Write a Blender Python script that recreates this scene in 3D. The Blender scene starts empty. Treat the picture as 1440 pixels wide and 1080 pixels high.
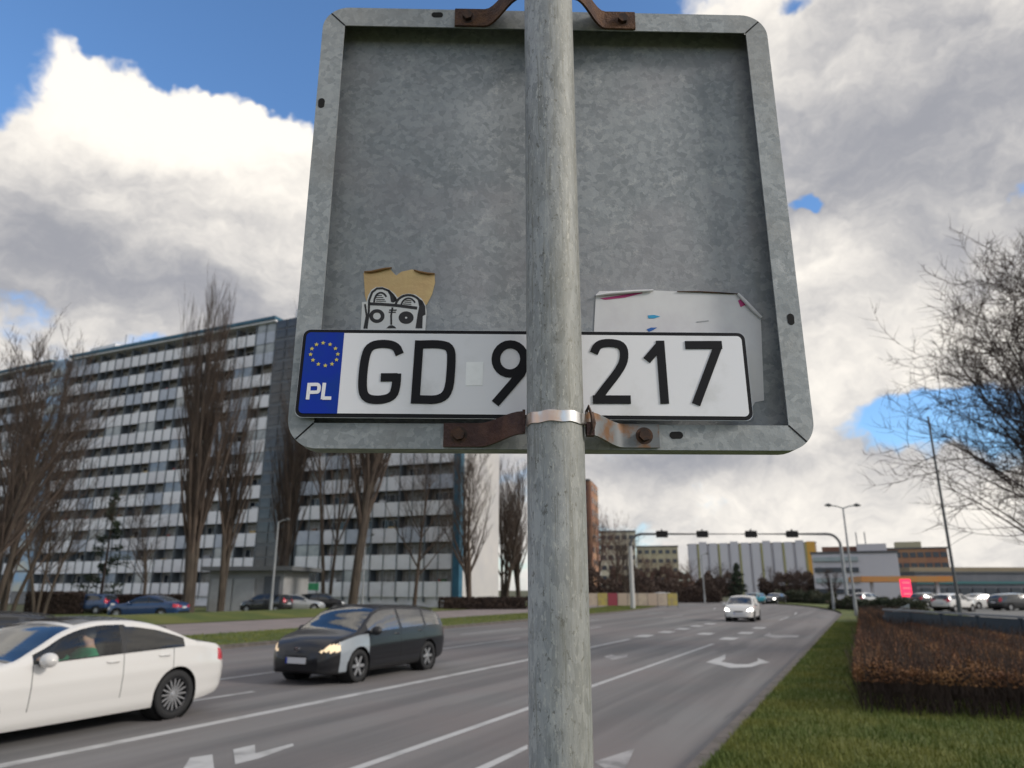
import bpy, bmesh, math, random
from mathutils import Vector, Matrix
R = math.radians
sc = bpy.context.scene
col = sc.collection
random.seed(7)

# ------------------------------------------------------------------ camera
FPX, PITCH, CAMZ = 1009.0, R(16.04), 1.8
cp, sp = math.cos(PITCH), math.sin(PITCH)
cam_d = bpy.data.cameras.new('camera')
cam = bpy.data.objects.new('camera', cam_d)
col.objects.link(cam)
cam.location = (0, 0, CAMZ)
cam.rotation_euler = (R(90) + PITCH, 0, 0)
cam_d.sensor_width = 36
cam_d.lens = 36 * FPX / 1440
cam_d.clip_start = 0.05
cam_d.clip_end = 6000
cam_d.dof.use_dof = True
cam_d.dof.focus_distance = 0.80
cam_d.dof.aperture_fstop = 8.8
sc.camera = cam

def ray(x, y):
    a = (x - 720) / FPX; b = (540 - y) / FPX
    return Vector((a, cp - b * sp, sp + b * cp))

# ------------------------------------------------------------------ world
SUN_EL, SUN_AZ = 27, 108          # degrees; azimuth clockwise from +Y (sun off to the right)
world = bpy.data.worlds.new('World'); sc.world = world
world.use_nodes = True
wt = world.node_tree; wt.nodes.clear()
class E_:
    """tiny expression builder for shader math nodes"""
    def __init__(s, t): s.t = t
    def m(s, op, a, b=None, c=None, clamp=False):
        n = s.t.nodes.new('ShaderNodeMath'); n.operation = op; n.use_clamp = clamp
        for i, v in enumerate((a, b, c)):
            if v is None: continue
            if isinstance(v, (int, float)): n.inputs[i].default_value = v
            else: s.t.links.new(v, n.inputs[i])
        return n.outputs[0]
    def v(s, op, a, b=None, scale=None):
        n = s.t.nodes.new('ShaderNodeVectorMath'); n.operation = op
        for i, q in enumerate((a, b)):
            if q is None: continue
            if isinstance(q, (tuple, list, Vector)): n.inputs[i].default_value = tuple(q)
            else: s.t.links.new(q, n.inputs[i])
        if scale is not None:
            if isinstance(scale, (int, float)): n.inputs['Scale'].default_value = scale
            else: s.t.links.new(scale, n.inputs['Scale'])
        return n.outputs['Value'] if op in ('DOT_PRODUCT', 'LENGTH') else n.outputs[0]
    def noise(s, vec, scale, detail=6, rough=.55, lac=2.0, color=False):
        n = s.t.nodes.new('ShaderNodeTexNoise')
        n.inputs['Scale'].default_value = scale; n.inputs['Detail'].default_value = detail
        n.inputs['Roughness'].default_value = rough; n.inputs['Lacunarity'].default_value = lac
        s.t.links.new(vec, n.inputs['Vector'])
        return n.outputs['Color' if color else 'Fac']
    def smooth(s, a, lo, hi):
        n = s.t.nodes.new('ShaderNodeMapRange'); n.interpolation_type = 'SMOOTHSTEP'
        s.t.links.new(a, n.inputs[0]); n.inputs[1].default_value = lo; n.inputs[2].default_value = hi
        return n.outputs[0]
    def mix(s, f, a, b, blend='MIX'):
        n = s.t.nodes.new('ShaderNodeMix'); n.data_type = 'RGBA'; n.blend_type = blend
        for sock, q in ((n.inputs[0], f), (n.inputs[6], a), (n.inputs[7], b)):
            if isinstance(q, (int, float)): sock.default_value = q
            elif isinstance(q, (tuple, list)): sock.default_value = tuple(q) + ((1,) if len(q) == 3 else ())
            else: s.t.links.new(q, sock)
        return n.outputs[2]
e = E_(wt)
tc = wt.nodes.new('ShaderNodeTexCoord')
D0 = tc.outputs['Generated']
sky = wt.nodes.new('ShaderNodeTexSky'); sky.sky_type = 'NISHITA'; sky.sun_disc = False
sky.sun_elevation = R(SUN_EL); sky.sun_rotation = R(SUN_AZ); sky.air_density = 1.0; sky.dust_density = .6; sky.ozone_density = 1.6
wn = e.noise(D0, 5.0, 5, .6, color=True)
warp = e.v('SCALE', e.v('SUBTRACT', wn, (.5, .5, .5)), scale=.16)
D1 = e.v('ADD', D0, warp)
def lobe(vec, x, y, rx, ry, w):
    c = ray(x, y).normalized()
    d = e.v('SUBTRACT', vec, c)
    d = e.v('MULTIPLY', d, (FPX / rx, FPX / rx, FPX / ry))
    g = e.m('EXPONENT', e.m('MULTIPLY', e.v('DOT_PRODUCT', d, d), -1.0))
    return e.m('MULTIPLY', g, w)
def field(vec, lobes, base):
    acc = None
    for l in lobes:
        q = lobe(vec, *l)
        acc = q if acc is None else e.m('ADD', acc, q)
    return e.m('ADD', acc, base)
# clouds (+) and blue gaps (-), in view
L_COVER = [(190, 215, 170, 125, .55), (310, 260, 110, 110, .35), (70, 190, 85, 95, .30), (200, 350, 330, 70, .35),
           (240, 10, 420, 66, -1.0), (455, 95, 65, 105, -.75), (-40, 150, 70, 90, -.6), (35, 410, 55, 32, -.38),
           (1280, 170, 330, 210, .45), (1150, 287, 44, 18, -1.1), (1436, 272, 34, 40, -.5), (1320, 572, 88, 34, -.85),
           (1110, 42, 45, 12, -.4), (1170, 522, 90, 22, .3), (1130, 330, 60, 40, .25), (1070, 700, 50, 10, -.22), (880, 20, 40, 30, -.5),
           (1140, 640, 120, 60, .35)]
sq = e.v('MULTIPLY', D1, (1, 1, 2.0))
n1 = e.noise(sq, 3.4, 9, .56)
dens_raw = e.m('ADD', e.m('MULTIPLY', e.m('SUBTRACT', n1, .5), 1.5), field(D1, L_COVER, .16))
dens = e.smooth(dens_raw, -.03, .17)
# lit tops: compare with the field a little higher up and towards the sun
D2 = e.v('ADD', D1, (.035, .0, .075))
n2 = e.noise(e.v('MULTIPLY', D2, (1, 1, 2.0)), 3.4, 6, .56)
up_raw = e.m('ADD', e.m('MULTIPLY', e.m('SUBTRACT', n2, .5), 1.5), field(D2, L_COVER[:10], .16))
lit = e.m('SUBTRACT', dens_raw, up_raw)
L_DARK = [(200, 378, 330, 50, .26), (60, 340, 120, 60, .08), (1250, 220, 210, 70, .34), (1330, 90, 260, 90, .22), (1330, 350, 160, 40, .2), (960, 650, 190, 26, .3), (560, 640, 240, 60, .25),
          (270, 150, 90, 60, -.12), (1170, 350, 60, 40, -.35), (1160, 590, 120, 50, -.22), (1000, 640, 260, 40, .25), (930, 700, 100, 30, -.1), (1050, 0, 180, 30, -.35)]
n3 = e.noise(e.v('MULTIPLY', D1, (1, 1, 1.9)), 7.0, 9, .62)
shade = e.m('ADD', e.m('MULTIPLY', lit, -.6), field(D0, L_DARK, .46))
shade = e.m('ADD', shade, e.m('MULTIPLY', e.m('SUBTRACT', n3, .5), 1.7))
shade = e.m('ADD', shade, e.m('MULTIPLY', e.smooth(dens_raw, .2, .9), .22))
shade = e.smooth(shade, -.12, 1.25)
ccol = e.mix(shade, (.72, .68, .62), (.235, .24, .265))
skyc = e.mix(1.0, sky.outputs[0], (.088, .116, .142), 'MULTIPLY')
final = e.mix(dens, skyc, ccol)
bg = wt.nodes.new('ShaderNodeBackground'); bg.inputs['Strength'].default_value = 1.0
wt.links.new(final, bg.inputs['Color'])
wo = wt.nodes.new('ShaderNodeOutputWorld'); wt.links.new(bg.outputs[0], wo.inputs['Surface'])
world.cycles.sampling_method = 'MANUAL'; world.cycles.sample_map_resolution = 512

# ------------------------------------------------------------------ sun (behind thin cloud)
sd = bpy.data.lights.new('sun', 'SUN'); sd.energy = 1.5; sd.angle = R(12); sd.color = (1, .93, .84)
so = bpy.data.objects.new('sun', sd); col.objects.link(so)
az, el = R(SUN_AZ), R(SUN_EL)
tosun = Vector((math.sin(az) * math.cos(el), math.cos(az) * math.cos(el), math.sin(el)))
so.rotation_euler = tosun.to_track_quat('Z', 'Y').to_euler()
so.location = tosun * 60
vs = sc.view_settings
vs.view_transform = 'Standard'; vs.look = 'None'; vs.gamma = 1; vs.exposure = 0.64; vs.use_curve_mapping = False
sc.cycles.max_bounces = 8; sc.cycles.transparent_max_bounces = 16

# ------------------------------------------------------------------ helpers: pixels of the photograph -> places
def G(x, y, z=0.0):
    r = ray(x, y); t = (z - CAMZ) / r.z
    return Vector((r.x * t, r.y * t, z))
def V(x, y, Y):
    r = ray(x, y); t = Y / r.y
    return Vector((r.x * t, Y, CAMZ + r.z * t))
def XP(x, Y):                       # x coordinate at depth Y for a pixel column near the horizon
    return (x - 720) / (FPX / cp) * Y
A = math.atan2(1215 - 720, FPX / cp)
dv = Vector((math.sin(A), math.cos(A), 0)); nv = Vector((math.cos(A), -math.sin(A), 0))
def bend(s): return 0.0 if s < 58 else -(s - 58) ** 2 / 260.0
def S(s, n, z=0.0):                 # along the road, across the road
    return dv * s + nv * (n + bend(s)) + Vector((0, 0, z))

# ------------------------------------------------------------------ materials
MATS = {}
def base_mat(name):
    m = bpy.data.materials.new(name); m.use_nodes = True
    t = m.node_tree; b = t.nodes['Principled BSDF']
    return m, t, b, E_(t)
def mat(name, c, r=.6, metal=0, c2=None, ns=4, lo=.35, hi=.7, bump=0, bs=60, detail=6, coat=0, spec=.5, stretch=None, coords='Object', emit=None, es=1):
    if name in MATS: return MATS[name]
    m, t, b, e = base_mat(name)
    b.inputs['Base Color'].default_value = (*c, 1); b.inputs['Roughness'].default_value = r
    b.inputs['Metallic'].default_value = metal; b.inputs['Coat Weight'].default_value = coat
    b.inputs['Specular IOR Level'].default_value = spec
    vec = None
    if c2 or bump:
        tcn = t.nodes.new('ShaderNodeTexCoord'); vec = tcn.outputs[coords]
        if stretch: vec = e.v('MULTIPLY', vec, stretch)
    if c2:
        f = e.smooth(e.noise(vec, ns, detail, .6), lo, hi)
        t.links.new(e.mix(f, c, c2), b.inputs['Base Color'])
    if bump:
        bn = t.nodes.new('ShaderNodeBump'); bn.inputs['Strength'].default_value = bump; bn.inputs['Distance'].default_value = .02
        t.links.new(e.noise(vec, bs, 4, .6), bn.inputs['Height']); t.links.new(bn.outputs[0], b.inputs['Normal'])
    if emit:
        b.inputs['Emission Color'].default_value = (*emit, 1); b.inputs['Emission Strength'].default_value = es
    MATS[name] = m
    return m
def glass_mat(name, tint, refl=.08, rough=.03, fres=.9):
    m, t, b, e = base_mat(name); t.nodes.remove(b)
    tr = t.nodes.new('ShaderNodeBsdfTransparent'); tr.inputs[0].default_value = (*tint, 1)
    gl = t.nodes.new('ShaderNodeBsdfGlossy'); gl.inputs['Roughness'].default_value = rough
    lw = t.nodes.new('ShaderNodeLayerWeight'); lw.inputs[0].default_value = .35
    f = e.m('ADD', e.m('MULTIPLY', lw.outputs['Fresnel'], fres), refl, clamp=True)
    mx = t.nodes.new('ShaderNodeMixShader'); t.links.new(f, mx.inputs[0]); t.links.new(tr.outputs[0], mx.inputs[1]); t.links.new(gl.outputs[0], mx.inputs[2])
    t.links.new(mx.outputs[0], t.nodes['Material Output'].inputs[0]); MATS[name] = m
    return m
def galv(name, c_lo, c_hi, tint, sx=1, sz=1, streak=False):
    m, t, b, e = base_mat(name)
    tcn = t.nodes.new('ShaderNodeTexCoord'); vec = tcn.outputs['Object']
    v1 = e.v('MULTIPLY', vec, (sx, sx, sz))
    big = e.smooth(e.noise(v1, 9, 5, .6), .3, .72)
    vo = t.nodes.new('ShaderNodeTexVoronoi'); vo.inputs['Scale'].default_value = 150; vo.inputs['Randomness'].default_value = 1
    t.links.new(e.v('ADD', v1, e.v('SCALE', e.noise(v1, 60, 3, .6, color=True), scale=.012)), vo.inputs['Vector'])
    sepc = t.nodes.new('ShaderNodeSeparateColor'); t.links.new(vo.outputs['Color'], sepc.inputs[0])
    fine = e.noise(v1, 260, 4, .7)
    f = e.m('ADD', e.m('MULTIPLY', big, .26), e.m('ADD', e.m('MULTIPLY', sepc.outputs[0], .42), e.m('MULTIPLY', fine, .48)))
    c = e.mix(e.smooth(f, .2, .95), c_lo, c_hi)
    bloom = e.smooth(e.noise(v1, 46, 7, .74), .54, .68)
    c = e.mix(e.m('MULTIPLY', bloom, .55), c, (.46, .47, .48))
    tn = e.smooth(e.noise(v1, 5, 4, .6), .48, .66)
    c = e.mix(e.m('MULTIPLY', tn, .38), c, tint)
    if streak:
        sv = e.v('MULTIPLY', vec, (1, 1, .035))
        st = e.smooth(e.noise(sv, 240, 5, .7), .52, .66)
        c = e.mix(e.m('MULTIPLY', st, .55), c, (.16, .155, .13))
        st2 = e.smooth(e.noise(e.v('ADD', sv, (3, 1, 2)), 170, 5, .7), .58, .7)
        c = e.mix(e.m('MULTIPLY', st2, .6), c, (.50, .50, .48))
        rs = e.smooth(e.noise(e.v('MULTIPLY', vec, (1, 1, .25)), 38, 4, .6), .70, .76)
        c = e.mix(e.m('MULTIPLY', rs, .7), c, (.20, .11, .05))
    if streak:
        sc1 = e.smooth(e.noise(e.v('MULTIPLY', vec, (1, 1, .30)), 330, 5, .75), .56, .64)
        c = e.mix(e.m('MULTIPLY', sc1, .75), c, (.50, .50, .48))
        sc2 = e.smooth(e.noise(e.v('ADD', e.v('MULTIPLY', vec, (1, 1, .55)), (5, 2, 1)), 210, 6, .75), .57, .64)
        c = e.mix(e.m('MULTIPLY', sc2, .72), c, (.095, .09, .075))
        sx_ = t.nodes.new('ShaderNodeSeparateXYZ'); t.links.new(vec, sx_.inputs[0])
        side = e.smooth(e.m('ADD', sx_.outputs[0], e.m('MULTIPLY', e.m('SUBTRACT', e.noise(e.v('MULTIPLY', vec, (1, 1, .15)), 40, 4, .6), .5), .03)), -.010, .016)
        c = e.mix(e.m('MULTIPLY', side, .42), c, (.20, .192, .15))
    t.links.new(c, b.inputs['Base Color'])
    b.inputs['Metallic'].default_value = .22
    t.links.new(e.m('ADD', e.m('MULTIPLY', fine, .25), .5), b.inputs['Roughness'])
    bn = t.nodes.new('ShaderNodeBump'); bn.inputs['Strength'].default_value = .16; bn.inputs['Distance'].default_value = .002
    t.links.new(e.m('ADD', fine, bloom), bn.inputs['Height']); t.links.new(bn.outputs[0], b.inputs['Normal'])
    MATS[name] = m
    return m
M_panel = galv('galvanised_panel', (.20, .22, .24), (.335, .355, .375), (.30, .285, .305))
M_rim = galv('galvanised_rim', (.225, .245, .26), (.36, .38, .395), (.27, .26, .245))
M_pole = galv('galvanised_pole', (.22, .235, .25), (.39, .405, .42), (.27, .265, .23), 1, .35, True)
M_rust = mat('rust', (.060, .028, .020), .8, .1, c2=(.125, .060, .03), ns=60, bump=.4, bs=300)
M_rustdark = mat('rust_red_brown', (.045, .018, .016), .6, .2, c2=(.10, .045, .03), ns=40, bump=.2, bs=200)
M_bolt = mat('bolt_rust', (.03, .02, .017), .6, .5, c2=(.10, .05, .03), ns=90)
M_strapgal = mat('strap_zinc', (.15, .16, .17), .55, .3, c2=(.17, .085, .038), ns=30, lo=.46, hi=.60)
M_band = mat('steel_band', (.62, .60, .57), .28, .9, c2=(.62, .44, .34), ns=22, lo=.45, hi=.6)
M_hole = mat('hole_dark', (.006, .006, .007), .9)
M_black = mat('plate_black', (.010, .010, .013), .6, spec=.18)
M_platewhite = mat('plate_white', (.76, .76, .80), .38, c2=(.58, .58, .59), ns=18, lo=.5, hi=.85, detail=9)
M_platealu = mat('plate_edge', (.62, .63, .64), .35, .6)
M_blue = mat('plate_blue', (.002, .028, .33), .5, c2=(.003, .036, .28), ns=30, spec=.2)
M_star = mat('plate_star', (.60, .50, .10), .5)
M_letter = mat('plate_letter_white', (.75, .74, .78), .4)
M_holo = mat('hologram', (.92, .93, .94), .3, 0, c2=(.84, .85, .86), ns=60)
M_kraft = mat('sticker_kraft', (.62, .42, .21), .75, c2=(.68, .50, .24), ns=20, bump=.1, bs=90)
M_kraftdark = mat('sticker_curl', (.22, .12, .045), .8)
M_vinyl = mat('sticker_white', (.70, .70, .70), .5)
M_ink = mat('sticker_ink', (.012, .011, .014), .55)
M_paper = mat('paper_white', (.66, .66, .68), .55, c2=(.58, .57, .60), ns=16)
M_inkblue = mat('marker_blue', (.02, .30, .55), .6)
M_inkpink = mat('marker_pink', (.40, .03, .16), .6)

# ground materials
def asphalt():
    m, t, b, e = base_mat('asphalt'); tcn = t.nodes.new('ShaderNodeTexCoord'); vec = tcn.outputs['Object']
    rot = t.nodes.new('ShaderNodeMapping'); rot.inputs['Rotation'].default_value = (0, 0, A); t.links.new(vec, rot.inputs[0])
    tr = rot.outputs[0]
    big = e.smooth(e.noise(vec, .16, 5, .6), .35, .68)
    tracks = e.smooth(e.noise(e.v('MULTIPLY', tr, (1, .035, 1)), .95, 4, .6), .38, .64)
    fine = e.noise(vec, 55, 3, .7)
    c = e.mix(tracks, (.090, .090, .092), (.180, .175, .173))
    c = e.mix(e.m('MULTIPLY', big, .6), c, (.165, .132, .128))
    pt = e.smooth(e.noise(e.v('MULTIPLY', tr, (1, .12, 1)), .55, 6, .65), .60, .64)
    c = e.mix(e.m('MULTIPLY', pt, .45), c, (.075, .073, .075))
    crack = e.smooth(e.noise(e.v('MULTIPLY', tr, (1, .06, 1)), 2.6, 7, .75), .66, .70)
    c = e.mix(e.m('MULTIPLY', crack, .5), c, (.055, .054, .054))
    c = e.mix(e.m('MULTIPLY', e.smooth(fine, .45, .7), .35), c, (.20, .198, .195))
    t.links.new(c, b.inputs['Base Color']); b.inputs['Roughness'].default_value = .78
    bn = t.nodes.new('ShaderNodeBump'); bn.inputs['Strength'].default_value = .35; bn.inputs['Distance'].default_value = .01
    t.links.new(fine, bn.inputs['Height']); t.links.new(bn.outputs[0], b.inputs['Normal'])
    return m
M_asphalt = asphalt()
M_grass = mat('turf', (.055, .082, .011), .9, c2=(.115, .122, .022), ns=.35, bump=.8, bs=14, detail=8)
M_blade = mat('grass_blade', (.070, .105, .011), .7, c2=(.165, .165, .026), ns=.9, detail=6)
M_ground = mat('ground', (.055, .065, .022), .95, c2=(.085, .075, .045), ns=.05)
M_path = mat('pink_paving', (.24, .20, .195), .85, c2=(.19, .165, .16), ns=.6)
M_kerb = mat('kerb_concrete', (.14, .12, .11), .85, c2=(.085, .075, .065), ns=3, bump=.3)
M_mark = mat('road_paint', (.44, .44, .44), .7, c2=(.22, .218, .216), ns=1.7, lo=.46, hi=.78, detail=9)
M_mark2 = mat('road_paint_worn', (.34, .33, .33), .75, c2=(.17, .165, .165), ns=2.4, lo=.4, hi=.66, detail=9)

# ------------------------------------------------------------------ mesh builder
class MB:
    def __init__(s): s.v = []; s.f = []
    def add(s, vs, fs):
        o = len(s.v); s.v += [tuple(q) for q in vs]; s.f += [tuple(i + o for i in f) for f in fs]; return s
    def box(s, c, d, rz=0, M=None):
        hx, hy, hz = d[0] / 2, d[1] / 2, d[2] / 2
        ps = [Vector((x, y, z)) for z in (-hz, hz) for y in (-hy, hy) for x in (-hx, hx)]
        T = Matrix.Translation(c) @ Matrix.Rotation(rz, 4, 'Z')
        if M is not None: T = M @ T
        return s.add([T @ p for p in ps], [(0, 2, 3, 1), (4, 5, 7, 6), (0, 1, 5, 4), (2, 6, 7, 3), (0, 4, 6, 2), (1, 3, 7, 5)])
    def tube(s, pts, rad, n=8, cap=True):
        pts = [Vector(p) for p in pts]; k = len(pts)
        if not isinstance(rad, (list, tuple)): rad = [rad] * k
        o = len(s.v); ref = None
        for i, p in enumerate(pts):
            d = (pts[min(i + 1, k - 1)] - pts[max(i - 1, 0)])
            d = d.normalized() if d.length > 1e-9 else Vector((0, 0, 1))
            if ref is None: ref = Vector((1, 0, 0)) if abs(d.x) < .8 else Vector((0, 1, 0))
            a = d.cross(ref)
            if a.length < 1e-6: a = d.cross(Vector((0, 1, 0)))
            a.normalize(); b = d.cross(a); ref = a.cross(d) if False else ref
            for j in range(n):
                t = 2 * math.pi * j / n
                q = p + (a * math.cos(t) + b * math.sin(t)) * rad[i]
                s.v.append(tuple(q))
        for i in range(k - 1):
            for j in range(n):
                j2 = (j + 1) % n
                s.f.append((o + i * n + j, o + i * n + j2, o + (i + 1) * n + j2, o + (i + 1) * n + j))
        if cap:
            s.f.append(tuple(o + j for j in range(n))[::-1]); s.f.append(tuple(o + (k - 1) * n + j for j in range(n)))
        return s
    def lathe(s, prof, n=24, M=Matrix()):          # prof: (radius, axial) about local Y axis
        o = len(s.v); k = len(prof)
        for i in range(n):
            t = 2 * math.pi * i / n
            for r, y in prof: s.v.append(tuple(M @ Vector((r * math.cos(t), y, r * math.sin(t)))))
        for i in range(n):
            i2 = (i + 1) % n
            for j in range(k - 1):
                s.f.append((o + i * k + j, o + i * k + j + 1, o + i2 * k + j + 1, o + i2 * k + j))
        return s
    def prism(s, pts, off):                         # planar polygon of 3D points, extruded by off
        pts = [Vector(p) for p in pts]; off = Vector(off); k = len(pts); o = len(s.v)
        s.v += [tuple(p) for p in pts] + [tuple(p + off) for p in pts]
        s.f.append(tuple(range(o, o + k))); s.f.append(tuple(range(o + 2 * k - 1, o + k - 1, -1)))
        for i in range(k):
            j = (i + 1) % k; s.f.append((o + i, o + i + k, o + j + k, o + j))
        return s
    def mesh(s, name, m=None, smooth=False, tri=True):
        me = bpy.data.meshes.new(name); me.from_pydata(s.v, [], s.f)
        bm = bmesh.new(); bm.from_mesh(me)
        if tri: bmesh.ops.triangulate(bm, faces=[f for f in bm.faces if len(f.verts) > 4])
        bmesh.ops.recalc_face_normals(bm, faces=bm.faces)
        bm.to_mesh(me); bm.free()
        if smooth:
            me.polygons.foreach_set('use_smooth', [True] * len(me.polygons))
            if smooth != 'all':
                try: me.set_sharp_from_angle(angle=R(40))
                except Exception: pass
        if m: me.materials.append(m)
        return me
    def build(s, name, m, parent=None, smooth=False, root=None):
        """verts are in world space if root given (they are moved into root's space)"""
        if root is not None:
            I = root.matrix_basis.inverted(); s.v = [tuple(I @ Vector(q)) for q in s.v]
        return link(name, s.mesh(name, m, smooth), parent)
def link(name, me, parent=None, M=None):
    o = bpy.data.objects.new(name, me); col.objects.link(o)
    if parent is not None: o.parent = parent
    if M is not None: o.matrix_basis = M
    return o
def thing(name, label, cat, loc=(0, 0, 0), rz=0, group=None):
    o = bpy.data.objects.new(name, None); col.objects.link(o); o.empty_display_size = .2
    o.location = loc; o.rotation_euler = (0, 0, rz)
    o.matrix_basis = Matrix.Translation(loc) @ Matrix.Rotation(rz, 4, 'Z')
    return tag(o, label, cat, group)
def tag(o, label, cat, group=None, kind=None):
    o['label'] = label
    if cat: o['category'] = cat
    if group: o['group'] = group
    if kind: o['kind'] = kind
    return o
def struct(o, label=None):
    o['kind'] = 'structure'
    if label: o['label'] = label
    return o

# ================================================================== GROUND, ROAD
def strip(n0, n1, s0, s1, z, step=2.0):
    b = MB(); k = max(1, int((s1 - s0) / step)); vs = []; fs = []
    for i in range(k + 1):
        s_ = s0 + (s1 - s0) * i / k
        vs += [S(s_, n0, z), S(s_, n1, z)]
    for i in range(k): fs.append((2 * i, 2 * i + 1, 2 * i + 3, 2 * i + 2))
    return b.add(vs, fs)
NR, NL = -1.8, -18.7
b = MB(); b.add([(-2500, -400, -.02), (2500, -400, -.02), (2500, 4500, -.02), (-2500, 4500, -.02)], [(0, 1, 2, 3)])
struct(b.build('ground', M_ground), 'far ground of dull grass and earth')
road = struct(strip(NL, NR, -25, 190, 0).build('road', M_asphalt), 'grey asphalt carriageway with worn lane paint')
struct(strip(NR + .15, 40, -25, 118, .10).build('grass_verge', M_grass), 'grass verge beside the carriageway on the sign side')
struct(strip(-24.2, NL - .15, -25, 95, .10).build('grass_strip', M_grass), 'narrow grass strip along the far kerb')
struct(strip(-33.5, -24.2, -25, 95, .06).build('pavement', M_path), 'pinkish paved footway beyond the grass strip')
b = MB(); prof = [(-33.5, .085), (-34.6, .22), (-35.8, .42), (-37.2, .50), (-38.6, .42), (-40.0, .20), (-41.4, .085), (-60, .085)]; vs = []; fs = []; kk = len(prof)
for i in range(61):
    s_ = -25 + 2.0 * i; fade = max(0.0, min(1.0, (66 - s_) / 22)); fade = fade * fade * (3 - 2 * fade)
    vs += [S(s_, n_, .085 + (z_ - .085) * fade) for n_, z_ in prof]
for i in range(60):
    for j in range(kk - 1): fs.append((i * kk + j, i * kk + j + 1, (i + 1) * kk + j + 1, (i + 1) * kk + j))
struct(b.add(vs, fs).build('lawn', M_grass, None, 'all'), 'lawn with a low grass bank in front of the apartment block')
def kerb(nc, s0, s1, label):
    k = struct(strip(nc - .16, nc + .16, s0 - 20, s1 + 60, -.01).build('kerb', M_kerb), label)
    st = MB().box((0, 0, .055), (.15, .985, .13)).mesh('kerb_stone', M_kerb)
    i = s0
    while i < s1:
        p = S(i, nc); a = A if i < 58 else A + math.atan(-2 * (i - 58) / 260.0)
        link('kerb_stone', st, k, Matrix.Translation(p) @ Matrix.Rotation(-a, 4, 'Z'))
        i += 1.0
kerb(NR + .075, 4, 62, 'stone kerb between the carriageway and the sign verge')
kerb(NL - .075, 8, 90, 'far stone kerb between the carriageway and the grass strip')
# lane paint: parts of the road
def line(n0, w, s0, s1, m=M_mark, n1=None):
    b = MB(); n1 = n0 if n1 is None else n1
    k = max(1, int((s1 - s0) / 4)); vs = []; fs = []
    for i in range(k + 1):
        t = i / k; q = n0 + (n1 - n0) * t; ss = s0 + (s1 - s0) * t
        vs += [S(ss, q - w / 2, .004), S(ss, q + w / 2, .004)]
    for i in range(k): fs.append((2 * i, 2 * i + 1, 2 * i + 3, 2 * i + 2))
    b.add(vs, fs).build('lane_line', m, road)
line(-8.66, .20, -6, 24, M_mark, -8.33); line(-8.33, .16, 24, 28.2)
line(-5.06, .13, 2.5, 27, M_mark, -4.98)
line(-12.4, .12, 4, 9); line(-12.45, .12, 11.2, 17); line(-12.4, .12, 21, 27); line(-12.4, .12, 31, 37)
line(-10.6, .12, 7.6, 10.9, M_mark, -10.42)
line(-15.6, .12, 10, 14); line(-15.6, .12, 18, 24); line(-15.6, .12, 28, 34); line(-15.6, .12, 40, 46)
line(-8.4, .12, 52, 58); line(-12.4, .12, 50, 56); line(-5.0, .12, 50, 56); line(-5.0, .12, 62, 68); line(-8.4, .12, 64, 70)
line(-12.4, .12, 75, 82); line(-8.4, .12, 80, 88); line(-15.6, .12, 58, 64)
def paint(name, poly, m=M_mark, z=.004):
    MB().add([G(x, y, z) for x, y in poly], [tuple(range(len(poly)))]).build(name, m, road)
C8 = lambda L: [(820 + x / 4, 840 + y / 4) for x, y in L]
C7 = lambda L: [(180 + x / 2.4, 930 + y / 2.4) for x, y in L]
paint('turn_arrow', C8([(690, 365), (800, 322), (800, 345), (775, 362), (860, 376), (930, 376), (985, 358), (980, 342), (1050, 366), (1000, 374), (945, 392), (830, 397), (770, 382)]))
paint('turn_arrow', C8([(1015, 215), (1048, 199), (1062, 211), (1215, 214), (1210, 223), (1080, 229)]), M_mark2)
paint('turn_arrow', C8([(118, 332), (160, 322), (190, 330), (250, 322), (250, 334), (200, 346), (160, 352)]), M_mark2)
paint('lane_arrow', C8([(60, 925), (290, 850), (240, 960), (160, 985)]), M_mark2)
paint('lane_arrow', [(640, 1093), (742, 1047), (742, 1053), (662, 1093)], M_mark)
paint('lane_arrow', C7([(210, 325), (285, 314), (292, 372), (180, 372)]))
paint('lane_arrow', C7([(355, 297), (428, 281), (430, 310), (556, 277), (560, 285), (440, 328), (362, 347)]))
for x, y in ((345, 217), (470, 195), (560, 177), (640, 161), (715, 149), (690, 205), (820, 232), (915, 200), (990, 172)):
    p = G(820 + x / 4, 840 + y / 4, .004)
    MB().add([p + dv * a * .7 + nv * c * .28 for a, c in ((-1, -1), (-1, 1), (1, 1), (1, -1))], [(0, 1, 2, 3)]).build('crossing_dash', M_mark, road)
# grass blades on the near verge
def blades(name, area, count, h0, h1, label, m, w=.006, seed=1):
    rnd = random.Random(seed); vs = []; fs = []
    for i in range(count):
        s_, n_ = area(rnd); p = S(s_, n_, .095); a = rnd.uniform(0, 6.283); h = rnd.uniform(h0, h1); lean = rnd.uniform(.1, .8) * h
        wx, wy = math.cos(a) * w, math.sin(a) * w; la = rnd.uniform(0, 6.283)
        k = len(vs); vs += [(p.x - wx, p.y - wy, p.z), (p.x + wx, p.y + wy, p.z), (p.x + math.cos(la) * lean, p.y + math.sin(la) * lean, p.z + h)]
        fs.append((k, k + 1, k + 2))
    me = bpy.data.meshes.new(name); me.from_pydata(vs, [], fs); me.materials.append(m)
    o = link(name, me); tag(o, label, 'grass', kind='stuff')
def ar(rnd):
    s_ = 6 + 40 * rnd.random() ** 2.0
    return s_, NR + .16 + rnd.random() ** 1.2 * (5.6 + s_ * .0)
blades('grass', ar, 150000, .03, .10, 'short rough grass on the verge below the sign', M_blade, .007)
blades('grass', lambda r: (10 + 75 * r.random(), -24.1 + 5.2 * r.random()), 30000, .04, .11, 'short grass on the strip along the far kerb', M_blade, .012, 2)

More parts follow.
